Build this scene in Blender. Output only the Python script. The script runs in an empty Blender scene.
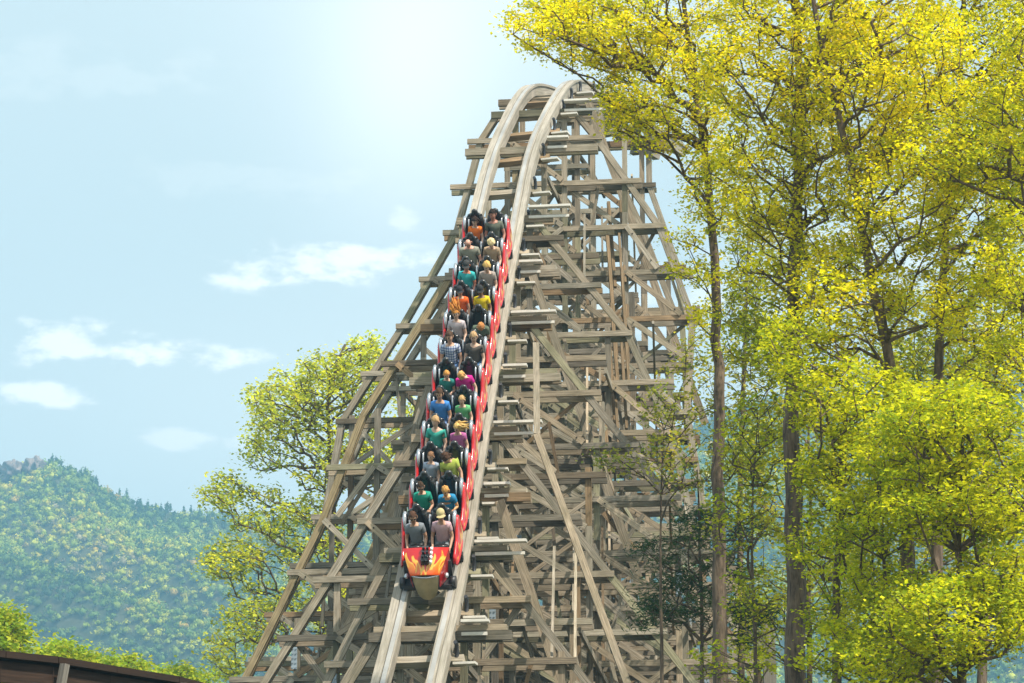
import bpy, math, random
import numpy as np
from mathutils import Matrix, Vector

S = bpy.context.scene
COL = S.collection
R = math.radians
rng = np.random.RandomState(7)
random.seed(7)

# ------------------------------------------------------------------ camera
F_PX = 2860.0
E0 = R(16.0)
CAM = np.array([0.0, 0.0, 1.7])
cam = bpy.data.cameras.new('camera')
cam.sensor_width = 36.0
cam.lens = F_PX / 1024 * 36.0
cam.clip_start = 0.5
cam.clip_end = 20000
camo = bpy.data.objects.new('camera', cam)
camo.location = CAM
camo.rotation_euler = (R(90) + E0, 0, 0)
COL.objects.link(camo)
S.camera = camo

def P(u, v, Y):
    """world point seen at pixel (u, v), Y metres ahead"""
    a = (u - 512.0) / F_PX
    b = (341.5 - v) / F_PX
    d = np.array([a, math.cos(E0) - b * math.sin(E0), math.sin(E0) + b * math.cos(E0)])
    return CAM + d * (Y / d[1])

def ground_z(x, y):
    y = np.asarray(y, float)
    t = np.clip((y - 6) / 50.0, 0, 1)
    a = 8.0 * t * t * (3 - 2 * t)
    a = a + np.clip(y - 56, 0, 44) * 0.034
    a = a + np.clip(y - 100, 0, 1000) * 0.1655
    return a

# ------------------------------------------------------------------ materials
def newmat(name):
    m = bpy.data.materials.new(name)
    m.use_nodes = True
    nt = m.node_tree
    b = nt.nodes['Principled BSDF']
    return m, nt, b

def N(nt, kind, **kw):
    n = nt.nodes.new(kind)
    for k, v in kw.items():
        setattr(n, k, v)
    return n

def plain(name, col, rough=0.6, metal=0.0, coat=0.0, noise=0.12, scale=8.0, spec=0.5):
    m, nt, b = newmat(name)
    tc = N(nt, 'ShaderNodeTexCoord')
    no = N(nt, 'ShaderNodeTexNoise')
    no.inputs['Scale'].default_value = scale
    no.inputs['Detail'].default_value = 4
    nt.links.new(tc.outputs['Object'], no.inputs['Vector'])
    mr = N(nt, 'ShaderNodeMapRange')
    mr.inputs['To Min'].default_value = 1 - noise * 2
    mr.inputs['To Max'].default_value = 1 + noise * 2
    nt.links.new(no.outputs['Fac'], mr.inputs['Value'])
    mx = N(nt, 'ShaderNodeMix', data_type='RGBA', blend_type='MULTIPLY')
    mx.inputs[0].default_value = 1
    mx.inputs[6].default_value = (*col, 1)
    nt.links.new(mr.outputs[0], mx.inputs[7])
    nt.links.new(mx.outputs[2], b.inputs['Base Color'])
    b.inputs['Roughness'].default_value = rough
    b.inputs['Metallic'].default_value = metal
    b.inputs['Coat Weight'].default_value = coat
    b.inputs['Coat Roughness'].default_value = 0.12
    b.inputs['Specular IOR Level'].default_value = spec
    return m

def wood(name, dark, light, green=0.12):
    """weathered timber: grain runs along the u direction of each timber, one tone per timber"""
    m, nt, b = newmat(name)
    uv = N(nt, 'ShaderNodeUVMap'); uv.uv_map = 'UVMap'
    mp = N(nt, 'ShaderNodeMapping'); mp.inputs['Scale'].default_value = (1.6, 55, 1)
    nt.links.new(uv.outputs[0], mp.inputs[0])
    g = N(nt, 'ShaderNodeTexNoise'); g.inputs['Scale'].default_value = 1.0; g.inputs['Detail'].default_value = 6
    g.inputs['Roughness'].default_value = 0.65
    nt.links.new(mp.outputs[0], g.inputs['Vector'])
    mp2 = N(nt, 'ShaderNodeMapping'); mp2.inputs['Scale'].default_value = (1.1, 2.2, 1)
    nt.links.new(uv.outputs[0], mp2.inputs[0])
    g2 = N(nt, 'ShaderNodeTexNoise'); g2.inputs['Scale'].default_value = 1.0; g2.inputs['Detail'].default_value = 5
    nt.links.new(mp2.outputs[0], g2.inputs['Vector'])
    cr = N(nt, 'ShaderNodeValToRGB')
    cr.color_ramp.elements[0].position = 0.30; cr.color_ramp.elements[0].color = (*dark, 1)
    cr.color_ramp.elements[1].position = 0.68; cr.color_ramp.elements[1].color = (*light, 1)
    nt.links.new(g.outputs['Fac'], cr.inputs[0])
    # blotches of grey/green weathering
    cr2 = N(nt, 'ShaderNodeValToRGB')
    cr2.color_ramp.elements[0].position = 0.42; cr2.color_ramp.elements[0].color = (0, 0, 0, 1)
    cr2.color_ramp.elements[1].position = 0.72; cr2.color_ramp.elements[1].color = (1, 1, 1, 1)
    nt.links.new(g2.outputs['Fac'], cr2.inputs[0])
    mm = N(nt, 'ShaderNodeMath', operation='MULTIPLY'); mm.inputs[1].default_value = 0.55
    nt.links.new(cr2.outputs[0], mm.inputs[0])
    mx = N(nt, 'ShaderNodeMix', data_type='RGBA')
    nt.links.new(mm.outputs[0], mx.inputs[0])
    nt.links.new(cr.outputs[0], mx.inputs[6])
    mx.inputs[7].default_value = (dark[0] * 0.95, dark[1] * 1.0 + green * 0.12, dark[2] * 0.9, 1)
    at = N(nt, 'ShaderNodeAttribute'); at.attribute_name = 'tone'
    mu = N(nt, 'ShaderNodeMix', data_type='RGBA', blend_type='MULTIPLY'); mu.inputs[0].default_value = 1
    nt.links.new(mx.outputs[2], mu.inputs[6]); nt.links.new(at.outputs['Color'], mu.inputs[7])
    nt.links.new(mu.outputs[2], b.inputs['Base Color'])
    b.inputs['Roughness'].default_value = 0.88
    b.inputs['Specular IOR Level'].default_value = 0.25
    bp = N(nt, 'ShaderNodeBump'); bp.inputs['Strength'].default_value = 0.35; bp.inputs['Distance'].default_value = 0.02
    nt.links.new(g.outputs['Fac'], bp.inputs['Height']); nt.links.new(bp.outputs[0], b.inputs['Normal'])
    return m

def leafmat(name, trans=0.35):
    m, nt, b = newmat(name)
    at = N(nt, 'ShaderNodeAttribute'); at.attribute_name = 'tone'
    nt.links.new(at.outputs['Color'], b.inputs['Base Color'])
    b.inputs['Roughness'].default_value = 0.55
    b.inputs['Specular IOR Level'].default_value = 0.25
    tr = N(nt, 'ShaderNodeBsdfTranslucent')
    hs = N(nt, 'ShaderNodeHueSaturation'); hs.inputs['Value'].default_value = 1.35
    nt.links.new(at.outputs['Color'], hs.inputs['Color'])
    nt.links.new(hs.outputs[0], tr.inputs[0])
    ms = N(nt, 'ShaderNodeMixShader'); ms.inputs[0].default_value = trans
    out = nt.nodes['Material Output']
    nt.links.new(b.outputs[0], ms.inputs[1]); nt.links.new(tr.outputs[0], ms.inputs[2])
    nt.links.new(ms.outputs[0], out.inputs['Surface'])
    return m

def paintmat(name, rough=0.28, coat=0.6):
    m, nt, b = newmat(name)
    at = N(nt, 'ShaderNodeAttribute'); at.attribute_name = 'tone'
    nt.links.new(at.outputs['Color'], b.inputs['Base Color'])
    b.inputs['Roughness'].default_value = rough
    b.inputs['Coat Weight'].default_value = coat
    b.inputs['Coat Roughness'].default_value = 0.08
    return m

WOOD = wood('weathered_timber', (0.115, 0.090, 0.064), (0.52, 0.44, 0.33))
RAILM = wood('track_beam_timber', (0.25, 0.225, 0.19), (0.52, 0.48, 0.42), green=0.0)
WALLM = wood('dark_stained_boards', (0.018, 0.011, 0.008), (0.055, 0.032, 0.021), green=0.0)
LEAF = leafmat('leaf', 0.46)
FORESTM = leafmat('forest_leaf', 0.0)
PAINT = paintmat('flame_paint')
BLACK = plain('black_seat_vinyl', (0.018, 0.017, 0.018), rough=0.33, coat=0.4)
STEEL = plain('dark_steel', (0.06, 0.06, 0.065), rough=0.45, metal=0.6)
PALEST = plain('pale_painted_steel', (0.50, 0.56, 0.62), rough=0.5, scale=3)
SILVER = plain('silver_trim', (0.50, 0.52, 0.56), rough=0.25, metal=0.6, coat=0.5)
WHITEP = plain('sunlit_plank', (0.66, 0.63, 0.57), rough=0.8, scale=5)  # pale colour paints in sunlight on tie ends and walkway boards
BRASS = plain('gold_grille_paint', (0.40, 0.34, 0.20), rough=0.4, metal=0.3)
RUBBER = plain('wheel_urethane', (0.03, 0.03, 0.035), rough=0.6)
BLUEGREY = plain('blue_grey_plate', (0.26, 0.32, 0.37), rough=0.6, scale=4, noise=0.25)

def barkmat():
    m, nt, b = newmat('bark')
    tc = N(nt, 'ShaderNodeTexCoord')
    mp = N(nt, 'ShaderNodeMapping'); mp.inputs['Scale'].default_value = (9, 9, 1.6)
    nt.links.new(tc.outputs['Object'], mp.inputs[0])
    no = N(nt, 'ShaderNodeTexNoise'); no.inputs['Scale'].default_value = 1.5; no.inputs['Detail'].default_value = 8; no.inputs['Roughness'].default_value = 0.7
    nt.links.new(mp.outputs[0], no.inputs[0])
    cr = N(nt, 'ShaderNodeValToRGB')
    cr.color_ramp.elements[0].position = 0.35; cr.color_ramp.elements[0].color = (0.045, 0.031, 0.022, 1)
    cr.color_ramp.elements[1].position = 0.68; cr.color_ramp.elements[1].color = (0.24, 0.175, 0.12, 1)
    nt.links.new(no.outputs['Fac'], cr.inputs[0]); nt.links.new(cr.outputs[0], b.inputs['Base Color'])
    b.inputs['Roughness'].default_value = 0.95
    bp = N(nt, 'ShaderNodeBump'); bp.inputs['Strength'].default_value = 0.8; bp.inputs['Distance'].default_value = 0.04
    nt.links.new(no.outputs['Fac'], bp.inputs['Height']); nt.links.new(bp.outputs[0], b.inputs['Normal'])
    return m
BARK = barkmat()

# ------------------------------------------------------------------ mesh helpers
def link(o, parent=None):
    COL.objects.link(o)
    if parent is not None:
        o.parent = parent
    return o

def tag(o, label=None, cat=None, group=None, kind=None):
    if label: o['label'] = label
    if cat: o['category'] = cat
    if group: o['group'] = group
    if kind: o['kind'] = kind
    return o

def empty(name, loc):
    o = bpy.data.objects.new(name, None)
    o.empty_display_size = 0.3
    o.location = loc
    COL.objects.link(o)
    return o

def bulk_mesh(name, verts, faces, fn, colors=None, smooth=False):
    """verts (n,3), faces (m,fn) ints, colors (n,3)"""
    me = bpy.data.meshes.new(name)
    verts = np.asarray(verts, np.float32); faces = np.asarray(faces, np.int32)
    nv, nf = len(verts), len(faces)
    me.vertices.add(nv); me.vertices.foreach_set('co', verts.ravel())
    me.loops.add(nf * fn); me.loops.foreach_set('vertex_index', faces.ravel())
    me.polygons.add(nf)
    me.polygons.foreach_set('loop_start', np.arange(0, nf * fn, fn, dtype=np.int32))
    me.polygons.foreach_set('loop_total', np.full(nf, fn, np.int32))
    if smooth:
        me.polygons.foreach_set('use_smooth', np.ones(nf, bool))
    me.update(calc_edges=True)
    if colors is not None:
        a = me.color_attributes.new('tone', 'FLOAT_COLOR', 'POINT')
        c = np.ones((nv, 4), np.float32); c[:, :3] = colors
        a.data.foreach_set('color', c.ravel())
    return me

class MB:
    """collects boxes, prisms and tubes; build() links them as ONE mesh object"""
    def __init__(s, origin=(0, 0, 0)):
        s.v = []; s.f = []; s.uv = []; s.t = []; s.o = np.array(origin, float); s.sm = []
    def quadbox(s, ring0, ring1, L, tone, w):
        n = len(s.v)
        s.v += [tuple(p - s.o) for p in ring0] + [tuple(p - s.o) for p in ring1]
        s.t += [tone] * 8
        u0 = random.uniform(0, 50); v0 = random.uniform(0, 50)
        for i in range(4):
            j = (i + 1) % 4
            s.f.append((n + 4 + i, n + 4 + j, n + j, n + i)); s.sm.append(False)
            s.uv += [(u0 + L, v0 + i * w), (u0 + L, v0 + (i + 1) * w), (u0, v0 + (i + 1) * w), (u0, v0 + i * w)]
        for q in ((0, 1, 2, 3), (7, 6, 5, 4)):
            s.f.append(tuple(n + k for k in q)); s.sm.append(False)
            s.uv += [(u0 + 0.02 * k, v0) for k in range(4)]
    def beam(s, p0, p1, w, h, up=(0, 0, 1), tone=(1, 1, 1)):
        """timber from p0 to p1; w across, h along up"""
        p0 = np.array(p0, float); p1 = np.array(p1, float)
        d = p1 - p0; L = np.linalg.norm(d)
        if L < 1e-6: return
        d /= L
        up = np.array(up, float)
        x = np.cross(d, up)
        if np.linalg.norm(x) < 1e-4:
            x = np.cross(d, np.array([0, 1, 0.0]))
        x /= np.linalg.norm(x); z = np.cross(x, d)
        c = [x * w / 2 * a + z * h / 2 * b for a, b in ((-1, -1), (1, -1), (1, 1), (-1, 1))]
        s.quadbox([p0 + k for k in c], [p1 + k for k in c], L, tone, (w + h) / 2)
    def box(s, lo, hi, tone=(1, 1, 1)):
        x0, y0, z0 = lo; x1, y1, z1 = hi
        a = np.array
        s.quadbox([a([x0, y0, z0]), a([x1, y0, z0]), a([x1, y0, z1]), a([x0, y0, z1])],
                  [a([x0, y1, z0]), a([x1, y1, z0]), a([x1, y1, z1]), a([x0, y1, z1])], y1 - y0, tone, x1 - x0)
    def tube(s, pts, rad, n=8, tone=(1, 1, 1), cap=True, squash=None):
        pts = [np.array(p, float) for p in pts]
        if not hasattr(rad, '__len__'): rad = [rad] * len(pts)
        base = len(s.v); prevx = None
        for i, p in enumerate(pts):
            d = pts[min(i + 1, len(pts) - 1)] - pts[max(i - 1, 0)]
            d /= max(np.linalg.norm(d), 1e-9)
            ref = prevx if prevx is not None else (np.array([1, 0, 0.0]) if abs(d[0]) < 0.9 else np.array([0, 1, 0.0]))
            x = ref - d * ref.dot(d); x /= max(np.linalg.norm(x), 1e-9); y = np.cross(d, x); prevx = x
            for k in range(n):
                a = 2 * math.pi * k / n
                s.v.append(tuple(p + rad[i] * (x * math.cos(a) + y * math.sin(a)) - s.o)); s.t.append(tone)
        for i in range(len(pts) - 1):
            for k in range(n):
                a = base + i * n + k; b2 = base + i * n + (k + 1) % n
                s.f.append((a, b2, b2 + n, a + n)); s.sm.append(True)
                s.uv += [(i, k / n), (i, (k + 1) / n), (i + 1, (k + 1) / n), (i + 1, k / n)]
        if cap:
            s.f.append(tuple(base + k for k in reversed(range(n)))); s.sm.append(False); s.uv += [(0, 0)] * n
            e = base + (len(pts) - 1) * n
            s.f.append(tuple(e + k for k in range(n))); s.sm.append(False); s.uv += [(0, 0)] * n
    def grid(s, fn, nu, nv, colfn=None, tone=(1, 1, 1), thick=None, smooth=True):
        """fn(a,b) a,b in 0..1 -> point ; one sheet"""
        base = len(s.v)
        for j in range(nv + 1):
            for i in range(nu + 1):
                a, b = i / nu, j / nv
                s.v.append(tuple(np.array(fn(a, b), float) - s.o))
                s.t.append(colfn(a, b) if colfn else tone)
        for j in range(nv):
            for i in range(nu):
                k = base + j * (nu + 1) + i
                s.f.append((k, k + 1, k + nu + 2, k + nu + 1)); s.sm.append(smooth)
                s.uv += [(i / nu, j / nv), ((i + 1) / nu, j / nv), ((i + 1) / nu, (j + 1) / nv), (i / nu, (j + 1) / nv)]
    def mesh(s, name):
        me = bpy.data.meshes.new(name)
        me.from_pydata(s.v, [], s.f)
        uv = me.uv_layers.new(name='UVMap')
        uv.data.foreach_set('uv', np.array(s.uv, np.float32).ravel())
        a = me.color_attributes.new('tone', 'FLOAT_COLOR', 'POINT')
        c = np.ones((len(s.v), 4), np.float32); c[:, :3] = np.array(s.t, np.float32)
        a.data.foreach_set('color', c.ravel())
        me.polygons.foreach_set('use_smooth', np.array(s.sm, bool))
        return me
    def build(s, name, mat, parent=None, bevel=0.0):
        if not s.v: return None
        me = s.mesh(name)
        me.materials.append(mat)
        o = link(bpy.data.objects.new(name, me), parent)
        if bevel:
            b = o.modifiers.new('bevel', 'BEVEL'); b.width = bevel; b.segments = 2; b.limit_method = 'ANGLE'
        return o

def wtone(lo=0.45, hi=1.28):
    k = random.uniform(lo, hi); w = random.uniform(-0.06, 0.06)
    r = random.random()
    if r < 0.10: return (k * 0.88, k * 0.97, k * 0.86)      # lichen tinged
    if r < 0.24: return (k * 0.90, k * 0.94, k * 1.0)       # silvered grey
    if r < 0.32: return (k * 0.80, k * 0.66, k * 0.52)      # newer brown board
    return (k * (1 + w), k, k * (1 - w))

# ------------------------------------------------------------------ the track line
DV = [(760, 388, 57.6), (683, 405.5, 59.5), (632, 418.5, 60.6), (600, 426, 61.5), (562, 434, 62.7), (530, 440, 63.8), (460, 452, 66.6), (400, 463, 69.0),
      (330, 475.5, 72.2), (260, 488, 75.6), (200, 499.5, 78.6), (150, 511.5, 80.4), (110, 529.5, 82.6), (91, 541, 84.6), (81, 555, 86.9)]
cps = []
for v, u, D in DV:
    el = E0 + math.atan((341.5 - v) / F_PX)
    cps.append(P(u, v, D * math.cos(el)))
lo0 = cps[0]
cps = [lo0 + np.array([-1.9, -9.0, -3.6]), lo0 + np.array([-0.9, -4.0, -2.6])] + cps
last = cps[-1]
cps += [last + np.array(d) for d in ((1.0, 2.4, 0.50), (2.4, 4.6, 0.40), (4.2, 6.6, 0.0), (6.0, 8.0, -0.5))]
cps = np.array(cps)

def catmull(pts, step=0.2):
    out = []
    n = len(pts)
    for i in range(n - 1):
        p0 = pts[max(i - 1, 0)]; p1 = pts[i]; p2 = pts[i + 1]; p3 = pts[min(i + 2, n - 1)]
        k = max(2, int(np.linalg.norm(p2 - p1) / 0.1))
        for t in np.linspace(0, 1, k, endpoint=False):
            out.append(0.5 * ((2 * p1) + (-p0 + p2) * t + (2 * p0 - 5 * p1 + 4 * p2 - p3) * t * t + (-p0 + 3 * p1 - 3 * p2 + p3) * t ** 3))
    out.append(pts[-1])
    out = np.array(out)
    s = np.concatenate([[0], np.cumsum(np.linalg.norm(np.diff(out, axis=0), axis=1))])
    m = int(s[-1] / step)
    ss = np.linspace(0, s[-1], m)
    res = np.stack([np.interp(ss, s, out[:, k]) for k in range(3)], 1)
    return res, ss
TR, TS = catmull(cps)
for _ in range(25):      # smooth
    TR[1:-1] = TR[1:-1] * 0.5 + (TR[:-2] + TR[2:]) * 0.25
TS = np.concatenate([[0], np.cumsum(np.linalg.norm(np.diff(TR, axis=0), axis=1))])

def track(s):
    p = np.array([np.interp(s, TS, TR[:, k]) for k in range(3)])
    a = np.array([np.interp(s - 0.25, TS, TR[:, k]) for k in range(3)])
    b = np.array([np.interp(s + 0.25, TS, TR[:, k]) for k in range(3)])
    T = b - a; T /= np.linalg.norm(T)
    h = np.array([T[1], -T[0], 0.0]); h /= np.linalg.norm(h)     # to the right when looking uphill
    # bank to the right past the crest
    bank = R(16) * float(np.clip((p[1] - 84) / 5, 0, 1))
    n = np.cross(h, T); n /= np.linalg.norm(n)
    L = h * math.cos(bank) - n * math.sin(bank)
    n = np.cross(L, T); n /= np.linalg.norm(n)
    return p, T, L, n

def s_at_v(v):
    """arclength where the centre line projects on image row v (before the crest)"""
    best = None
    for i in range(len(TS)):
        d = TR[i] - CAM
        yy = d[1] * math.cos(E0) + d[2] * math.sin(E0)
        zz = -d[1] * math.sin(E0) + d[2] * math.cos(E0)
        pv = 341.5 - F_PX * zz / yy
        if best is None or abs(pv - v) < best[0]:
            if TR[i][1] < 87: best = (abs(pv - v), TS[i])
    return best[1]

GAUGE = 1.18
# ------------------------------------------------------------------ roller coaster structure
YAW = math.atan2(cps[12][0] - cps[3][0], cps[12][1] - cps[3][1])
SD = np.array([math.sin(YAW), math.cos(YAW), 0.0])     # up the hill
TD = np.array([math.cos(YAW), -math.sin(YAW), 0.0])    # to the right
O0 = np.array([cps[3][0], cps[3][1], 0.0])
ORG = O0 + np.array([0, 0, float(ground_z(0, O0[1]))])
coaster = empty('roller_coaster', ORG)
tag(coaster, 'tall weathered timber roller coaster hill with a steep twin beam drop', 'roller coaster')

def W(t, s, z):
    return O0 + TD * t + SD * s + np.array([0, 0, z])

# deck height and lateral offset along the structure axis
rel = TR - O0
TRs = rel @ SD; TRt = rel @ TD
def deck(s):
    # first crossing along the track
    i = int(np.argmax(TRs >= s))
    if TRs.max() < s: i = int(np.argmax(TRs))
    return TRt[i], TR[i][2]

LEV = 1.38
LS_V = [60, 113, 175, 235, 262, 320, 362, 415, 470, 530, 600, 683, 800, 1100]
LS_U = [500, 486, 461, 456, 442, 404, 377, 341, 336, 318, 281, 238, 180, 60]
RS_V = [60, 90, 130, 170, 200, 250, 290, 330, 365, 450, 520, 600, 683, 800, 1100]
RS_U = [588, 592, 604, 626, 642, 668, 688, 692, 680, 690, 704, 742, 770, 800, 860]
def sil(s, z, tc, UU, VV):
    p = W(tc, s, z) - CAM
    dep = p[1] * math.cos(E0) + p[2] * math.sin(E0)
    v = 341.5 - F_PX * (-p[1] * math.sin(E0) + p[2] * math.cos(E0)) / dep
    X = (float(np.interp(v, VV, UU)) - 512) * dep / F_PX
    return (X - O0[0] - SD[0] * s) / TD[0]
ZB = 8.0
bent_s = np.arange(-4.6, 29.0, 2.02)
BW = []
for bi, s in enumerate(bent_s):
    tc, zd = deck(s)
    tc = min(tc, deck(25.5)[0] + 0.5)
    gz = float(ground_z(0, W(0, s, 0)[1])) - 0.2
    ztop = zd - 0.62
    far = float(np.clip((s - 16) / 8, 0, 1))
    mb = MB(ORG)
    tn = wtone()
    # cap beams, pair of planks + stubs
    hw = random.choice([1.15, 1.3, 1.5])
    capl, capr = tc - hw, tc + hw + (0.75 if bi % 2 else 0.35)
    for q in (-0.13, 0.13):
        mb.beam(W(capl, s + q, ztop), W(capr, s + q, ztop), 0.10, 0.20, tone=wtone())
    if s < 14: mb.beam(W(capl + 0.1, s, ztop + 0.17), W(capr - 0.1, s, ztop + 0.17), 0.30, 0.12, tone=wtone(0.95, 1.3))
    bent = mb.build('bent', WOOD, coaster)
    # envelope
    wide = (bi % 3 == 0) or s < 6
    insL = 0.0 if bi % 3 == 0 else (1.9 if bi % 3 == 1 else 3.0)
    insR = [0.0, 1.5, 0.5, 2.2][bi % 4]
    def xl(z, tc=tc, hw=hw, s=s, insL=insL, ztop=ztop):
        own = tc - hw + 0.15 - 0.62 * (ztop - z)
        return min(max(own, sil(s, z, tc, LS_U, LS_V) + insL), tc - 1.0)
    def xr(z, tc=tc, hw=hw, s=s, insR=insR, ztop=ztop):
        own = tc + hw - 0.15 + 0.75 * (ztop - z)
        return max(min(own, sil(s, z, tc, RS_U, RS_V) - insR), tc + 1.0)
    levels = [ZB + LEV * k + 0.05 * ((bi * 37) % 5 - 2) for k in range(0, 30)]
    levels = [z for z in levels if gz + 0.6 < z < ztop - 0.5]
    # posts
    offs = [-0.8, 0.8, -2.9, 2.9, -5.0, 5.0, -7.1, 6.9]
    plumb = []
    for k, of in enumerate(offs):
        of = of + random.uniform(-0.08, 0.08)
        x = of * (1.0) + (tc if abs(of) < 1 else 0.4 * tc)
        # top of the post inside the envelope
        zt = ztop - 0.13
        if abs(of) > 1.2:
            zz = ztop - 0.2
            while zz > gz and not (xl(zz) + 0.1 < x < xr(zz) - 0.1): zz -= 0.1
            cand = [L_ for L_ in levels if L_ <= zz]
            if not cand: continue
            zt = cand[-1] + 0.2
        if zt - gz < 2: continue
        plumb.append((x, zt))
        m2 = MB(ORG)
        z0 = gz
        # spliced in lengths so tone changes
        while z0 < zt - 0.01:
            z1 = min(z0 + random.choice([LEV * 2, LEV * 3]), zt)
            if zt - z1 < 0.5: z1 = zt
            m2.beam(W(x, s, z0), W(x, s, z1 - 0.004), 0.15, 0.16, up=tuple(SD), tone=wtone())
            z0 = z1
        m2.build('post', WOOD, bent)
    # battered legs, doubled
    for side in (-1, 1):
        if side > 0 and bi % 2 != 0: continue
        if side < 0 and bi % 3 == 2: continue
        fn = xl if side < 0 else xr
        m2 = MB(ORG)
        zs = [ztop - 0.05] + [z for z in reversed(levels)][::2] + [gz]
        if side < 0 and (bi % 4 == 1):
            yel = (1.0, 0.93, 0.72)
        else: yel = None
        for a, b in zip(zs[:-1], zs[1:]):
            if a - b < 0.2: continue
            for q in ((-0.085, 0.085) if s > 6 else (0.0,)):
                m2.beam(W(fn(a), s + q - 0.0, a), W(fn(b), s + q, b), 0.09, 0.17, up=tuple(TD), tone=yel or wtone(0.85, 1.2))
        m2.build('batter_leg', WOOD, bent)
    # inner steep leg on some bents, as in the left front of the photograph
    if bi % 3 == 0 and s < 16:
        m2 = MB(ORG)
        k = 0.60
        za = ztop - 0.1; zb_ = max(gz, za - (3.4 if bi > 5 else 4.6))
        m2.beam(W(tc - 1.2, s + 0.24, za), W(tc - 1.2 - k * (za - zb_), s + 0.24, zb_), 0.10, 0.24, up=tuple(TD), tone=wtone(0.85, 1.15))
        m2.build('raking_leg', WOOD, bent)
    if bi % 4 == 1:
        m2 = MB(ORG)
        k = 0.33
        za = ztop - 0.1; zb_ = max(gz, za - 10.0)
        m2.beam(W(tc + 1.2, s - 0.26, za), W(tc + 1.2 + k * (za - zb_), s - 0.26, zb_), 0.10, 0.22, up=tuple(TD), tone=wtone(0.85, 1.15))
        m2.build('raking_leg', WOOD, bent)
    # ledgers: a pair of planks each side of the posts
    for li_, z in enumerate(levels):
        if bi % 2 == 1 and (li_ + bi // 2) % 2 == 0: continue
        m2 = MB(ORG)
        a, b = xl(z) - random.uniform(0.15, 0.4), xr(z) + random.uniform(0.1, 0.4)
        # two lengths with a joint
        j = a + (b - a) * random.uniform(0.4, 0.6)
        for q in (-0.137, 0.18):
            zz = z + (-0.07 if q > 0 else 0)
            m2.beam(W(a, s + q, zz), W(j, s + q, zz), 0.09, 0.145, tone=wtone())
            m2.beam(W(j + 0.004, s + q, zz - 0.02), W(b, s + q, zz - 0.02), 0.09, 0.145, tone=wtone())
        m2.build('ledger', WOOD, bent)
    # slender intermediate studs between two ledgers
    for of in (-4.0, -1.9, 1.9, 3.0, 4.0, 5.2):
        for li in range(len(levels) - 1):
            z0, z1 = levels[li], levels[li + 1]
            if random.random() > 0.30: continue
            x = of + 0.4 * tc + random.uniform(-0.4, 0.4)
            if not (xl(z1) < x < xr(z1)): continue
            m2 = MB(ORG); lean_ = random.uniform(-0.45, 0.45)
            m2.beam(W(x + lean_, s + 0.06, z0), W(x, s + 0.06, z1), 0.08, 0.10, up=tuple(SD), tone=wtone())
            m2.build('stud', WOOD, bent)
    # diagonal braces per bay
    plumb.sort()
    for li in range(len(levels) - 1):
        z0, z1 = levels[li], levels[li + 1]
        xs = [x for x, zt in plumb if zt >= z1 - 0.1]
        xs = [xl(z1)] + xs + [xr(z1)]
        for a, b in zip(xs[:-1], xs[1:]):
            if b - a < 0.8 or b - a > 4.2: continue
            if random.random() < 0.18: continue
            m2 = MB(ORG)
            q = random.choice([-0.21, -0.21, -0.21, -0.21, 0.25])
            if random.random() < (0.95 if a > 0 else 0.72):      # down to the right
                m2.beam(W(a + 0.05, s + q, z1 - 0.02), W(b - 0.05, s + q, z0 + 0.06), 0.055, 0.15, tone=wtone(0.9, 1.45))
                for e_, f_ in ((a + 0.22, z1 - 0.02 - (0.17 / (b - a)) * (z1 - z0)), (b - 0.22, z0 + 0.06 + (0.17 / (b - a)) * (z1 - z0))):
                    m2.tube([W(e_, s + q * 1.0 - 0.028, f_), W(e_, s + q - 0.05, f_)], 0.022, n=6, tone=(0.2, 0.2, 0.2))
            else:
                m2.beam(W(b - 0.05, s + q, z1 - 0.02), W(a + 0.05, s + q, z0 + 0.06), 0.055, 0.14, tone=wtone(0.8, 1.3))
            m2.build('diagonal_brace', WOOD, bent)
            if random.random() < 0.40:
                m2 = MB(ORG)
                m2.beam(W(b - 0.1, s - q * 1.25, z1), W(a + 0.1, s - q * 1.25, z0), 0.045, 0.10, tone=wtone(0.6, 1.2))
                m2.build('cross_brace', WOOD, bent)
    BW.append(dict(s=s, tc=tc, ztop=ztop, xl=xl, xr=xr, levels=levels, gz=gz, bent=bent, hw=hw))

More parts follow.
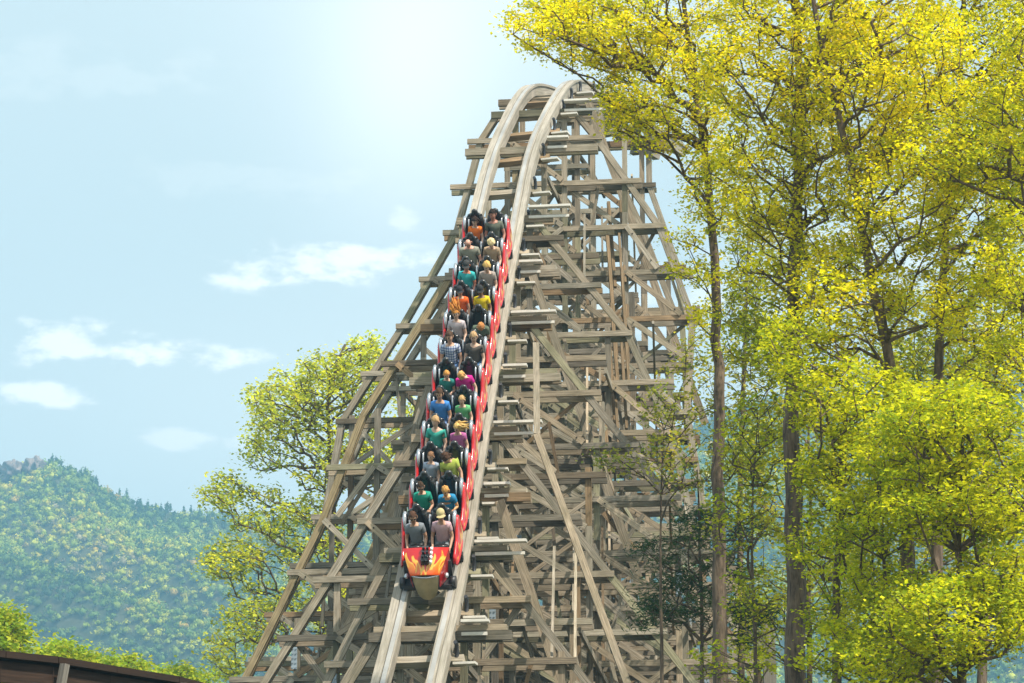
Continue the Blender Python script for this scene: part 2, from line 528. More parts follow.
# longitudinal girts and sway braces between bents
def env_ok(B, t, z):
    return z < B['ztop'] - 0.3 and B['xl'](z) - 0.1 < t < B['xr'](z) + 0.1
gc = 0
for ti, t in enumerate([-5.0, -2.9, -0.8, 0.8, 2.9, 5.0]):
    for k in range(1, 19):
        z = ZB + LEV * k - 0.28
        run = [B for B in BW if env_ok(B, t + 0.4 * B['tc'], z)]
        if len(run) < 2 or (k + ti) % 2: continue
        m2 = MB(ORG)
        for A, B in zip(run[:-1], run[1:]):
            if B['s'] - A['s'] > 2.2:
                m2.build('girt', WOOD, coaster); m2 = MB(ORG)
                continue
            off = 0.16
            m2.beam(W(t + off + 0.4 * A['tc'], A['s'], z), W(t + off + 0.4 * B['tc'], B['s'] + 0.01, z), 0.07, 0.15, tone=wtone())
        m2.build('girt', WOOD, coaster)
        gc += 1
for ti, t in enumerate([-5.0, -2.9, -0.8, 0.8, 2.2, 2.9, 4.6]):
    for bi in range(0, len(BW) - 2, 2):
        A, B = BW[bi], BW[bi + 2]
        for z in A['levels'][(bi // 2) % 3::3]:
            z1 = z + 2 * LEV + 0.6
            if not env_ok(B, t, z1) or not env_ok(A, t, z): continue
            if random.random() < 0.30: continue
            m2 = MB(ORG)
            off = -0.17 + random.uniform(-0.5, 0.5)
            br = (0.70, 0.56, 0.42) if random.random() < 0.08 else wtone()
            if random.random() < 0.8:
                m2.beam(W(t + off + 0.25, A['s'], z), W(t + off - 0.1, B['s'], z1), 0.06, 0.13, tone=br)
            else:
                m2.beam(W(t + off + 0.1, A['s'], z1 - 0.3), W(t + off - 0.1, B['s'], z), 0.06, 0.13, tone=br)
            m2.build('sway_brace', WOOD, coaster)

# long weathered pole lashed down the right front of the bents
pl_ = [P(536, 345, 65.4), P(537, 436, 62.6), P(612, 642, 58.6), P(634, 702, 57.6)]
for pa_, pb_ in zip(pl_[:-1], pl_[1:]):
    pm_ = MB(ORG)
    pm_.beam(pa_, pb_, 0.15, 0.15, up=(0, 1, 0), tone=wtone(0.75, 0.95))
    pm_.build('outrigger_post', WOOD, coaster)
# steel splice plates with bolts on some posts
pc = 0
for B in BW:
    for of in (-5.0, -2.9, 0.8, 2.9, 5.0):
        for z in B['levels'][1:-2]:
            if random.random() > 0.10 or pc > 18: continue
            x = of + (B['tc'] if abs(of) < 1 else 0.4 * B['tc'])
            if not env_ok(B, x, z + 1.2): continue
            m2 = MB(ORG)
            m2.box((0, 0, 0), (0, 0, 0)) if False else None
            m2.beam(W(x, B['s'] - 0.095, z + 0.25), W(x, B['s'] - 0.095, z + 0.85), 0.15, 0.02, up=tuple(SD), tone=(1, 1, 1))
            for q in range(5):
                for dx in (-0.04, 0.045):
                    pz = z + 0.30 + q * 0.12
                    m2.tube([W(x + dx, B['s'] - 0.104, pz), W(x + dx, B['s'] - 0.13, pz)], 0.022, n=6)
            m2.build('splice_plate', BLUEGREY, B['bent'])
            pc += 1

# rails: laminated beams with a cap strip and a rounded steel edge
s0, s1 = 0.6, TS[-1] - 2.5
def rail(side):
    m = MB(ORG)
    ss = np.arange(s0, s1, 0.35)
    base = None
    prof = [(-0.14, -0.34), (0.14, -0.34), (0.14, -0.07), (0.175, -0.07), (0.175, 0.0), (0.03, 0.0), (0.03, -0.025), (0.008, -0.025), (0.008, 0.0), (-0.175, 0.0), (-0.175, -0.07), (-0.14, -0.07)]
    n = len(prof)
    rr = random.Random(5 + side)
    tone = [1, 1, 1]; us = 0
    for i, s in enumerate(ss):
        p, T, L, nn = track(s)
        c = p + L * side * GAUGE / 2
        if i % 12 == 0:
            k = rr.uniform(0.86, 1.1); tone = (k, k * 0.985, k * 0.96)
        for (a, b) in prof:
            m.v.append(tuple(c + L * a + nn * b - ORG)); m.t.append(tone)
        if i:
            b0 = (i - 1) * n
            for k in range(n):
                k2 = (k + 1) % n
                m.f.append((b0 + k, b0 + k2, b0 + n + k2, b0 + n + k)); m.sm.append(False)
                uu = (i - 1) * 0.35
                m.uv += [(uu, k * 0.1), (uu, k * 0.1 + 0.1), (uu + 0.35, k * 0.1 + 0.1), (uu + 0.35, k * 0.1)]
    m.build('rail', RAILM, coaster)
rail(-1); rail(1)
RUN = plain('running_steel', (0.42, 0.41, 0.39), rough=0.5, metal=0.3, noise=0.25, scale=1.5)
for side in (-1, 1):
    m = MB(ORG); n = 4
    for i, s in enumerate(np.arange(s0, s1, 0.35)):
        p, T, L, nn = track(s)
        c = p + L * (side * (GAUGE / 2 - 0.085)) + nn * 0.002
        for (a, b) in ((-0.05, 0), (0.05, 0), (0.05, 0.012), (-0.05, 0.012)):
            m.v.append(tuple(c + L * a + nn * b - ORG)); m.t.append((1, 1, 1))
        if i:
            for k in range(n):
                k2 = (k + 1) % n; b0 = (i - 1) * n
                m.f.append((b0 + k, b0 + k2, b0 + n + k2, b0 + n + k)); m.sm.append(False); m.uv += [(0, 0)] * 4
    m.build('running_strip', RUN, coaster)

# ties under the rails and side brackets with a pale step plank
m = 0
TIE = 1.58
s = 1.0
nt_ = 0
while s < TS[-1] - 4.2:
    p, T, L, nn = track(s)
    tm = MB(ORG)
    ext_r = 0.98
    tm.beam(p - L * 0.86 - nn * 0.44, p + L * ext_r - nn * 0.44, 0.20, 0.18, up=tuple(nn), tone=wtone(0.95, 1.25))
    tie = tm.build('tie', WOOD, coaster)
    if p[1] < 86:
        # pale step plank, level, just outside the right beam
        c = p + L * (GAUGE / 2 + 0.38) - nn * 0.42 - T * 0.12
        pm = MB(ORG)
        pm.beam(c - L * 0.18, c + L * 0.30, 0.26, 0.05, up=(0, 0, 1))
        pm.build('step_plank', WHITEP, tie)
        bm_ = MB(ORG)
        c2 = p + L * (GAUGE / 2 + 0.25)
        bm_.tube([c2 - nn * 0.05 + T * 0.16, c2 - nn * 0.16 + T * 0.20, c2 - nn * 0.30 + T * 0.10, c2 - nn * 0.40, c2 - nn * 0.40 - T * 0.1], 0.045, n=6)
        bm_.build('bracket', STEEL, tie)
    if p[1] > 78:
        # extra tie half way on the crest
        q, T2, L2, n2 = track(s + TIE / 2)
        t2 = MB(ORG)
        t2.beam(q - L2 * 0.80 - n2 * 0.44, q + L2 * 0.80 - n2 * 0.44, 0.18, 0.16, up=tuple(n2), tone=wtone(0.95, 1.2))
        t2.build('tie', WOOD, coaster)
    s += TIE; nt_ += 1

# walkway planks with a pale handrail board on the right of the track at every second bent
for bi, B in enumerate(BW):
    if B['s'] > 20: continue
    tc, zt, s = B['tc'], B['ztop'], B['s']
    wm = MB(ORG)
    a = tc + 0.85; b = a + (1.15 if bi % 2 == 0 else 0.6)
    wm.beam(W(a, s - 0.30, zt + 0.28), W(b, s - 0.30, zt + 0.28), 0.22, 0.06)
    wm.beam(W(a, s - 0.24, zt + 0.02), W(b - 0.05, s - 0.24, zt + 0.02), 0.06, 0.07)
    wm.build('walkway_plank', WHITEP, B['bent'])

# stair-like walkway rails near the crest on the right (thin brown posts)
hm_i = 0
for k in range(9):
    z = 20.5 + k * 1.3
    s = 15 + k * 0.9
    tt = 3.0 + 0.15 * math.sin(k)
    B = min(BW, key=lambda b: abs(b['s'] - s))
    if z > B['ztop'] - 3.0: continue
    m2 = MB(ORG)
    m2.beam(W(tt, s, z - 1.4), W(tt - 0.25, s + 1.0, z + 1.5), 0.09, 0.11, tone=(0.72, 0.60, 0.46))
    m2.beam(W(tt + 0.3, s - .1, z - 1.3), W(tt + 0.1, s + 0.9, z + 1.5), 0.07, 0.09, tone=(0.66, 0.56, 0.44))
    m2.build('stair_stringer', WOOD, coaster)

# ------------------------------------------------------------------ train
ROWS = 12
sA = s_at_v(568); sB = s_at_v(262)
PITCH = (sB - sA) / (ROWS - 1)

def flame(a, b, phase=0.0):
    """flame paint: a across 0..1, b 0 at the bottom of the flames .. 1 red"""
    x = a * 5.2 + phase
    fx = x - math.floor(x)
    sway = 0.16 * math.sin(b * 7 + phase)
    w = abs(((fx + sway) % 1.0) - 0.5) * 2        # 1 at tongue borders
    h = 0.30 + 0.50 * (1 - w) ** 1.3 + 0.08 * math.sin(x * 3.1)
    if b < h - 0.20: 
        k = min(max(b / 0.5, 0), 1)
        return (0.85, 0.16 + 0.34 * k, 0.012 + 0.03 * k)
    if b < h - 0.05: return (0.88, 0.50, 0.06)
    if b < h: return (0.85, 0.25, 0.02)
    return (0.62, 0.012, 0.014)

RED = (0.62, 0.012, 0.014)

def side_profile(y):
    """top height of a side shell along the car (y forward)"""
    pts = [(-0.66, 0.66), (-0.52, 0.94), (-0.38, 1.02), (-0.22, 0.92), (0.0, 0.66), (0.25, 0.54), (0.40, 0.48), (0.46, 0.36)]
    return float(np.interp(y, [p[0] for p in pts], [p[1] for p in pts]))

def car_meshes():
    M = {}
    # tub: floor, rear bulkhead and front toe board
    b = MB()
    b.box((-0.60, -0.66, 0.14), (0.60, 0.66, 0.30))
    b.box((-0.63, -0.62, 0.30), (0.63, -0.54, 0.80))
    b.box((-0.60, 0.60, 0.30), (0.60, 0.66, 0.56))
    b.box((-0.045, -0.54, 0.30), (0.045, 0.58, 0.60))
    b.box((-0.66, -0.30, 0.02), (0.66, -0.10, 0.14))
    M['car'] = b.mesh('car')
    for side in (-1, 1):
        g = MB()
        def outer(a, c, side=side):
            y = -0.66 + 1.12 * a
            top = side_profile(y)
            z = 0.27 + (top - 0.27) * c
            x = 0.675 + 0.03 * math.sin(math.pi * min(c * 1.05, 1)) ** 0.7 + 0.035 * math.cos((y + 0.3) * 2)
            return (side * x, y, z)
        def inner(a, c, side=side):
            p = outer(a, c); return (side * (abs(p[0]) - 0.075), p[1], p[2])
        def fl(a, c, side=side):
            return flame(a * 0.75, c * 0.95, phase=0.3 + 0.1 * side)
        g.grid(outer, 28, 12, colfn=fl)
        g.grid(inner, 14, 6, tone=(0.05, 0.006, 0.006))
        # rounded top roll
        g.tube([(outer(a, 1)[0] - side * 0.035, outer(a, 1)[1], outer(a, 1)[2]) for a in np.linspace(0, 1, 18)], 0.045, n=8, tone=RED)
        # lower fender bulge over the wheels
        g.tube([(side * 0.69, y, 0.30 + 0.03 * math.cos(y * 3)) for y in np.linspace(-0.60, 0.42, 10)], [0.03, 0.05, 0.06, 0.07, 0.07, 0.07, 0.07, 0.06, 0.05, 0.03], n=8, tone=RED)
        M['side_shell', side] = g.mesh('side_shell')
        # glossy seat shoulder each side; silver colour paints in the reflected sky
        pz = MB()
        for k in range(2):
            xx = side * (0.625 - 0.125 * k); kk = (0.95, 0.5)[k]
            pz.tube([(xx, -0.56, 0.80), (xx, -0.50, 1.02), (xx, -0.40, 1.13), (xx, -0.28, 1.10), (xx, -0.18, 0.98), (xx, -0.14, 0.82)], [0.03 * kk, 0.048 * kk, 0.055 * kk, 0.055 * kk, 0.04 * kk, 0.02 * kk], n=8)
        M['shoulder_glint', side] = pz.mesh('shoulder_glint')
        st = MB()
        cx = side * 0.315
        # bucket: base, back with wings
        def back(a, c, cx=cx):
            ang = (a - 0.5) * 2
            w = 0.245 * (1 - 0.25 * max(0, c - 0.6) / 0.4)
            return (cx + ang * w, -0.36 - 0.05 * c + 0.10 * abs(ang) ** 2.5, 0.42 + 0.76 * c)
        def back2(a, c):
            p = back(a, c); return (p[0], p[1] - 0.11, p[2])
        st.grid(back, 10, 10); st.grid(lambda a, c: back2(1 - a, c), 10, 10)
        st.tube([back(a, 1) - np.array([0, 0.055, 0]) for a in np.linspace(0, 1, 7)], 0.06, n=8)
        st.tube([back(0, c) - np.array([0, 0.055, 0]) for c in np.linspace(0, 1, 6)], 0.06, n=8)
        st.tube([back(1, c) - np.array([0, 0.055, 0]) for c in np.linspace(0, 1, 6)], 0.06, n=8)
        st.box((cx - 0.24, -0.36, 0.32), (cx + 0.24, 0.16, 0.44))
        st.tube([(cx - 0.24, 0.16, 0.40), (cx + 0.24, 0.16, 0.40)], 0.06, n=8)
        M['seat', side] = st.mesh('seat')
        hr = MB()
        def hb(a, c, cx=cx):
            th = math.pi * (a * 2); ph = (c - 0.5) * math.pi
            return (cx + 0.105 * math.cos(ph) ** 0.6 * math.cos(th) if math.cos(ph) > 1e-6 else cx,
                    -0.40 + 0.065 * (max(math.cos(ph), 0)) ** 0.6 * math.sin(th), 1.25 + 0.12 * math.sin(ph))
        hr.grid(hb, 14, 8)
        M['headrest', side] = hr.mesh('headrest')
        lb = MB()
        lb.tube([(cx - 0.17, 0.30, 0.70), (cx + 0.17, 0.30, 0.70)], 0.032, n=8)
        lb.tube([(cx, 0.30, 0.70), (cx, 0.42, 0.62), (cx, 0.55, 0.45), (cx, 0.58, 0.30)], 0.028, n=8)
        def pad(a, c, cx=cx):
            th = 2 * math.pi * a; ph = (c - .5) * math.pi
            cc = max(math.cos(ph), 0)
            return (cx + 0.19 * cc ** 0.5 * math.cos(th), 0.20 + 0.09 * cc ** .5 * math.sin(th), 0.645 + 0.045 * math.sin(ph))
        lb.grid(pad, 12, 6)
        M['lap_bar', side] = lb.mesh('lap_bar')
        wh = MB()
        wh.tube([(side * 0.50, -0.2, 0.13), (side * 0.70, -0.2, 0.13)], 0.13, n=16)
        wh.tube([(side * 0.66, -0.2, -0.14), (side * 0.76, -0.2, -0.14)], 0.08, n=12)
        wh.box((-0.75 if side < 0 else 0.70, -0.26, -0.14), (-0.70 if side < 0 else 0.75, -0.14, 0.20))
        M['wheel', side] = wh.mesh('wheel')
    dv = MB()  # centre seat edge, silver in place of sky reflected on black gloss
    dv.tube([(0, -0.50, 0.75), (0, -0.47, 1.00), (0, -0.38, 1.08), (0, -0.26, 1.00), (0, -0.22, 0.75)], [0.015, 0.03, 0.035, 0.03, 0.015], n=8)
    M['divider_glint', 0] = dv.mesh('divider_glint')
    return M
CM = car_meshes()
for me_k, me in CM.items():
    nm = me_k if isinstance(me_k, str) else me_k[0]
    me.materials.append({'car': STEEL, 'side_shell': PAINT, 'shoulder_glint': SILVER, 'seat': BLACK, 'headrest': BLACK,
                         'lap_bar': BLACK, 'wheel': RUBBER, 'divider_glint': SILVER}[nm])

pf, Tf, Lf, nf_ = track(sA)
train = empty('coaster_train', pf)
tag(train, 'red flame painted coaster train full of riders running down the drop', 'coaster train')
ROWM = []
for r in range(ROWS):
    s = sA + PITCH * r
    p, T, L, nn = track(s)
    fwd = -T
    x = np.cross(fwd, nn)
    Mx = Matrix(((x[0], fwd[0], nn[0], p[0]), (x[1], fwd[1], nn[1], p[1]), (x[2], fwd[2], nn[2], p[2]), (0, 0, 0, 1))) @ Matrix.Diagonal((0.87, 1, 1, 1))
    ROWM.append(Mx)
    car = bpy.data.objects.new('car', CM['car'])
    COL.objects.link(car); car.parent = train
    car.matrix_parent_inverse = Matrix.Identity(4)
    car.matrix_basis = Matrix.Translation(-Vector(pf)) @ Mx
    for k, me in CM.items():
        if isinstance(k, tuple):
            o = bpy.data.objects.new(k[0], me); COL.objects.link(o); o.parent = car
    if r == 0:
        front_car = car
        car['label'] = 'front car with flame painted hot rod nose'

# nose of the front car
def hood(a, c):
    # c 0 at the lower front, 1 at the cockpit edge
    bow = 1 - (2 * a - 1) ** 2
    w = 0.36 + 0.22 * c ** 0.8
    return ((1 - 2 * a) * w, 1.08 - 0.50 * c + 0.07 * bow, 0.48 + 0.38 * c ** 0.8 + 0.06 * bow)
def hoodcol(a, c):
    x = abs(a - 0.5) * 2
    # tongues leaning outwards on both sides of the engine
    sg = 1 if a > .5 else -1
    xx = a * 5.0
    fx = (xx + sg * 0.28 * math.sin(c * 7.5) + 0.1) % 1.0
    w = abs(fx - 0.5) * 2
    h = 0.34 + 0.52 * (1 - w) ** 0.8 * (0.35 + 0.65 * min(1, x * 1.8)) - 0.18 * (1 - x) + 0.10 * math.sin(xx * 9)
    if c < h - 0.24: return (0.86, 0.10 + 0.5 * c, 0.012)
    if c < h - 0.06: return (0.90, 0.52, 0.07)
    if c < h: return (0.85, 0.26, 0.02)
    return RED
n1 = MB(); n1.grid(hood, 96, 60, colfn=hoodcol)
# sides of the nose
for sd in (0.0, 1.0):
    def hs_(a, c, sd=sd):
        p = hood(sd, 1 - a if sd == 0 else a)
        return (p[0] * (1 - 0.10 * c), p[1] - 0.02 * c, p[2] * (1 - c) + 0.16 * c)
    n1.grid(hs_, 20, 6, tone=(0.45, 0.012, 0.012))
n1.build('nose_hood', PAINT, front_car)
n2 = MB()
def grille(a, c):
    w = 0.33 - 0.12 * (1 - c) ** 1.4
    if c < 0.2: w *= 0.72 + 0.28 * math.sqrt(c / 0.2)
    return ((1 - 2 * a) * w, 1.04 + 0.08 * (1 - (2 * a - 1) ** 2) + 0.02 * c, -0.12 + 0.58 * c)
n2.grid(grille, 14, 14)
n2.grid(lambda a, c: (grille(1 - a, c)[0], grille(a, c)[1] - 0.22, grille(a, c)[2]), 14, 14)
for sd in (0, 1):
    n2.grid(lambda a, c, sd=sd: (grille(sd, c)[0], grille(sd, c)[1] - 0.22 * a, grille(sd, c)[2]), 2, 14)
n2.build('grille', BRASS, front_car)
n2b = MB()
n2b.tube([grille(a, 1.0) + np.array([0, 0.01, 0.01]) for a in np.linspace(0, 1, 10)], 0.022, n=8)
n2b.build('grille_trim', SILVER, front_car)
n3 = MB()
n3.box((-0.11, 0.74, 0.70), (0.09, 1.00, 0.84))
for i in range(2):
    for j in range(4):
        xx = -0.06 + 0.10 * i; yy = 0.70 + 0.10 * j
        zc = 0.86 - 0.45 * (yy - 0.70)
        n3.tube([(xx, yy, zc), (xx, yy, zc + 0.10), (xx, yy, zc + 0.11)], [0.034, 0.034, 0.044], n=10)
n3.build('engine_block', BLACK, front_car)
n4 = MB()
for j in range(4):
    yy = 0.70 + 0.10 * j; zc = 0.84 - 0.45 * (yy - 0.70)
    n4.tube([(-0.15, yy, zc), (-0.17, yy, zc + 0.10)], [0.032, 0.038], n=10)
n4.build('exhaust_stack', plain('white_enamel', (0.75, 0.75, 0.74), rough=0.25, coat=0.5), front_car)
n5 = MB()
for sd in (-1, 1):
    n5.tube([(sd * 0.56, 0.80, 0.12), (sd * 0.70, 0.80, 0.12)], 0.13, n=16)
n5.box((-0.60, 0.66, 0.02), (0.60, 0.95, 0.14))
n5.build('front_bogie', STEEL, front_car)
for sd in (-1, 1):
    n6 = MB()
    def lens(a, c, sd=sd):
        th = 2 * math.pi * a; ph = (c - .5) * math.pi
        return (sd * 0.50 + 0.055 * math.cos(ph) * math.cos(th), 0.90 + 0.08 * math.sin(ph), 0.36 + 0.055 * math.cos(ph) * math.sin(th))
    n6.grid(lens, 14, 8)
    n6.build('headlight', SILVER, front_car)

# ------------------------------------------------------------------ riders
SK = {}
def skin(col):
    k = tuple(col)
    if k not in SK: SK[k] = plain('skin', col, rough=0.5, noise=0.05)
    return SK[k]
EYE = plain('dark_eye', (0.02, 0.015, 0.012), rough=0.3)
LIP = plain('lips', (0.35, 0.10, 0.08), rough=0.5)
CLOTH = {}
def cloth(col, name='cloth'):
    k = (name,) + tuple(col)
    if k not in CLOTH: CLOTH[k] = plain(name, col, rough=0.85, noise=0.10, scale=14, spec=0.2)
    return CLOTH[k]
def plaid():
    m, nt, b = newmat('plaid_cloth')
    tc = N(nt, 'ShaderNodeTexCoord')
    sx = N(nt, 'ShaderNodeSeparateXYZ'); nt.links.new(tc.outputs['Object'], sx.inputs[0])
    def stripes(o):
        a = N(nt, 'ShaderNodeMath', operation='MULTIPLY'); a.inputs[1].default_value = 15; nt.links.new(o, a.inputs[0])
        f = N(nt, 'ShaderNodeMath', operation='FRACT'); nt.links.new(a.outputs[0], f.inputs[0])
        g = N(nt, 'ShaderNodeMath', operation='GREATER_THAN'); g.inputs[1].default_value = 0.6; nt.links.new(f.outputs[0], g.inputs[0])
        return g
    a = stripes(sx.outputs[0]); c = stripes(sx.outputs[2])
    ad = N(nt, 'ShaderNodeMath', operation='ADD'); nt.links.new(a.outputs[0], ad.inputs[0]); nt.links.new(c.outputs[0], ad.inputs[1])
    hf = N(nt, 'ShaderNodeMath', operation='MULTIPLY'); hf.inputs[1].default_value = 0.5; nt.links.new(ad.outputs[0], hf.inputs[0])
    cr = N(nt, 'ShaderNodeValToRGB'); cr.color_ramp.elements[0].color = (0.50, 0.55, 0.65, 1); cr.color_ramp.elements[1].color = (0.05, 0.08, 0.22, 1)
    e = cr.color_ramp.elements.new(0.5); e.color = (0.18, 0.22, 0.38, 1)
    nt.links.new(hf.outputs[0], cr.inputs[0]); nt.links.new(cr.outputs[0], b.inputs['Base Color'])
    b.inputs['Roughness'].default_value = 0.9
    return m

def skin_mesh(nodes, edges, radii, levels=2):
    me = bpy.data.meshes.new('tmp'); me.from_pydata(nodes, edges, [])
    o = bpy.data.objects.new('tmp', me); COL.objects.link(o)
    md = o.modifiers.new('s', 'SKIN'); md.use_smooth_shade = True
    sv = me.skin_vertices[0].data
    for i, r_ in enumerate(radii):
        sv[i].radius = r_ if hasattr(r_, '__len__') else (r_, r_)
        sv[i].use_root = (i == 0)
    sb = o.modifiers.new('d', 'SUBSURF'); sb.levels = levels; sb.render_levels = levels
    dg = bpy.context.evaluated_depsgraph_get()
    out = bpy.data.meshes.new_from_object(o.evaluated_get(dg))
    bpy.data.objects.remove(o); bpy.data.meshes.remove(me)
    return out

def rider(row, side, label, skincol, shirt, pants, hair, haircol, lean=0.0, turn=0.0, nod=0.0, size=1.0, broad=1.0,
          glasses=False, tilt=0.0, arms='bar', shirtmat=None, cap=None, group='riders seated in the coaster train'):
    cx = side * 0.315
    sz = size * 1.07
    rr = random.Random(row * 7 + side)
    turn += rr.uniform(-0.35, 0.35); tilt += rr.uniform(-0.07, 0.07); lean += rr.uniform(-0.03, 0.08); nod += rr.uniform(-0.12, 0.1)
    # joints in the torso frame, then leaned forward about the hip
    ca, sa = math.cos(lean), math.sin(lean)
    ct, st = math.cos(tilt), math.sin(tilt)
    def tor(x, y, z):
        x, z = x * ct + z * st, -x * st + z * ct
        return (x * sz, (y * ca + z * sa) * sz, (z * ca - y * sa) * sz)
    ht = lambda x, y, z: tor(x, y, z)
    nod_c = nod
    nb = np.array(tor(0, 0.0, 0.60))
    def hd(x, y, z):   # head frame: about the neck base
        # yaw
        xx = x * math.cos(turn) + y * math.sin(turn); yy = -x * math.sin(turn) + y * math.cos(turn)
        a = lean * 0.6 + nod_c
        y2 = yy * math.cos(a) + z * math.sin(a); z2 = z * math.cos(a) - yy * math.sin(a)
        return tuple(nb + np.array([xx + z * st * 0.6, y2, z2]) * sz)
    V = []; E = []; RR = []
    def nv(p, r_, par=None):
        V.append(p); RR.append(r_ if not hasattr(r_, '__len__') else tuple(r_))
        if par is not None: E.append((par, len(V) - 1))
        return len(V) - 1
    b = broad * sz
    pel = nv(tor(0, 0, 0.08), (0.145 * b, 0.11 * sz))
    bel = nv(tor(0, 0.01, 0.24), (0.130 * b, 0.105 * sz), pel)
    che = nv(tor(0, 0.0, 0.40), (0.150 * b, 0.105 * sz), bel)
    uch = nv(tor(0, -0.01, 0.50), (0.120 * b, 0.085 * sz), che)
    nec = nv(tor(0, 0.0, 0.585), 0.052 * sz, uch)
    h0 = nv(hd(0, 0.012, 0.055), 0.058 * sz, nec)
    h1 = nv(hd(0, 0.022, 0.115), (0.078 * sz, 0.088 * sz), h0)
    h2 = nv(hd(0, 0.012, 0.190), (0.082 * sz, 0.092 * sz), h1)
    h3 = nv(hd(0, 0.005, 0.245), 0.055 * sz, h2)
    arm_ids = []; hands = []
    for k in (-1, 1):
        sh = nv(tor(k * 0.165 * broad, -0.01, 0.485), 0.062 * sz, uch)
        el = tor(k * 0.235 * broad, 0.06, 0.245)
        if arms == 'up': 
            el = tor(k * 0.25, 0.10, 0.62)
        e_ = nv(el, 0.043 * sz, sh)
        wr = (k * 0.17, 0.27 + 0.04 * lean, 0.235) if arms == 'bar' else (tuple(np.array(tor(k * 0.24, 0.12, 0.90))) if arms == 'up' else (k * 0.22, 0.36, 0.13))
        w_ = nv(wr, 0.027 * sz, e_)
        hn = np.array(wr) + (np.array([-k * 0.02, 0.055, -0.005]) if arms != 'up' else np.array([0, 0.02, 0.06]))
        nv(tuple(hn), (0.038 * sz, 0.024 * sz), w_)
        hands.append((hn, k))
        arm_ids.append((sh, e_, w_))
    legs = []
    for k in (-1, 1):
        hp = nv((k * 0.09 * sz, 0.06, 0.06), 0.092 * sz, pel)
        kn = nv((k * 0.13 * sz, 0.44 * (0.6 + 0.4 * sz), 0.09), 0.062 * sz, hp)
        an = nv((k * 0.12 * sz, 0.50 * (0.6 + 0.4 * sz), 0.09 - 0.27 * sz), 0.038 * sz, kn)
        nv((k * 0.12 * sz, 0.50 * (0.6 + 0.4 * sz) + 0.10, 0.07 - 0.30 * sz), 0.036 * sz, an)
        legs.append((hp, kn, an))
    body = skin_mesh(V, E, RR, 2)
    # nose bump, chin, and fingers
    nose = np.array(hd(0, 0.105, 0.135)); fdir = np.array(hd(0, 1, 0)) - np.array(hd(0, 0, 0)); fdir /= np.linalg.norm(fdir)
    co = np.empty(len(body.vertices) * 3, np.float32); body.vertices.foreach_get('co', co); co = co.reshape(-1, 3)
    d = np.linalg.norm(co - nose, axis=1)
    co += fdir[None] * (0.022 * sz * np.exp(-(d / (0.022 * sz)) ** 2))[:, None]
    body.vertices.foreach_set('co', co.ravel())
    bm_v = [tuple(c) for c in co]; bm_f = [tuple(p.vertices) for p in body.polygons]
    fm = MB()
    for hn, k in hands:
        for q in range(4):
            ox = -k * (-0.027 + 0.018 * q)
            L_ = (0.060, 0.068, 0.064, 0.050)[q] * sz
            if arms == 'up':
                pts = [hn + np.array([ox, 0, 0.0]), hn + np.array([ox * 1.2, 0.01, L_]), hn + np.array([ox * 1.25, 0.03, L_ * 1.5])]
            else:
                pts = [hn + np.array([ox, 0.0, 0.006]), hn + np.array([ox, 0.045, 0.004]), hn + np.array([ox, 0.045 + L_ * 0.45, -0.028]), hn + np.array([ox, 0.030, -0.050])]
            fm.tube(pts, [0.0095 * sz] * (len(pts) - 1) + [0.007 * sz], n=6)
        fm.tube([hn + np.array([-k * 0.02, -0.02, 0]), hn + np.array([-k * 0.055, 0.01, -0.012]), hn + np.array([-k * 0.062, 0.035, -0.03])], [0.013 * sz, 0.011 * sz, 0.008 * sz], n=6)
    # ears
    for k in (-1, 1):
        fm.tube([hd(k * 0.078, 0.0, 0.10), hd(k * 0.096, -0.006, 0.125), hd(k * 0.098, -0.012, 0.155), hd(k * 0.080, -0.006, 0.17)], [0.010 * sz, 0.014 * sz, 0.015 * sz, 0.010 * sz], n=6)
    n0 = len(bm_v)
    bm_v += fm.v; bm_f += [tuple(i + n0 for i in f) for f in fm.f]
    me = bpy.data.meshes.new('person'); me.from_pydata(bm_v, [], bm_f)
    me.materials.append(skin(skincol)); me.materials.append(EYE); me.materials.append(LIP)
    ctr = []
    for p_ in me.polygons:
        p_.use_smooth = True
    e1 = [np.array(hd(k * 0.034, 0.100, 0.160)) for k in (-1, 1)]
    mo = np.array(hd(0, 0.100, 0.088))
    for p_ in me.polygons:
        c = np.array(p_.center)
        if min(np.linalg.norm(c - e) for e in e1) < 0.016 * sz: p_.material_index = 1
        elif abs(np.dot(c - mo, np.array([0, 0, 1]))) < 0.010 * sz and np.linalg.norm(c - mo) < 0.030 * sz: p_.material_index = 2
    bpy.data.meshes.remove(body)
    o = bpy.data.objects.new('person', me); COL.objects.link(o)
    base = ROWM[row] @ Matrix.Translation((cx, -0.10, 0.50))
    o.matrix_world = base
    tag(o, label, 'person', group)
    # shirt: torso and upper arms a little wider
    g = 0.027
    SV = [tor(0, 0.0, 0.07), V[bel], V[che], V[uch], tor(0, 0, 0.545)]
    SR = [(0.150 * b + g, 0.115 * sz + g), (RR[bel][0] + g + 0.015, RR[bel][1] + g + 0.03), (RR[che][0] + g, RR[che][1] + g + 0.012), (RR[uch][0] + g, RR[uch][1] + g), 0.07 * sz]
    SE = [(0, 1), (1, 2), (2, 3), (3, 4)]
    for (sh, e_, w_), k in zip(arm_ids, (-1, 1)):
        SV.append(V[sh]); SR.append(RR[sh] + g); SE.append((3, len(SV) - 1))
        mid = tuple(np.array(V[sh]) * 0.42 + np.array(V[e_]) * 0.58)
        SV.append(mid); SR.append(RR[e_] + 0.018); SE.append((len(SV) - 2, len(SV) - 1))
    sm = skin_mesh(SV, SE, SR, 2)
    sm.name = 'shirt'; sm.materials.clear(); sm.materials.append(shirtmat or cloth(shirt, 'shirt_cloth'))
    for p_ in sm.polygons: p_.use_smooth = True
    so = bpy.data.objects.new('shirt', sm); link(so, o)
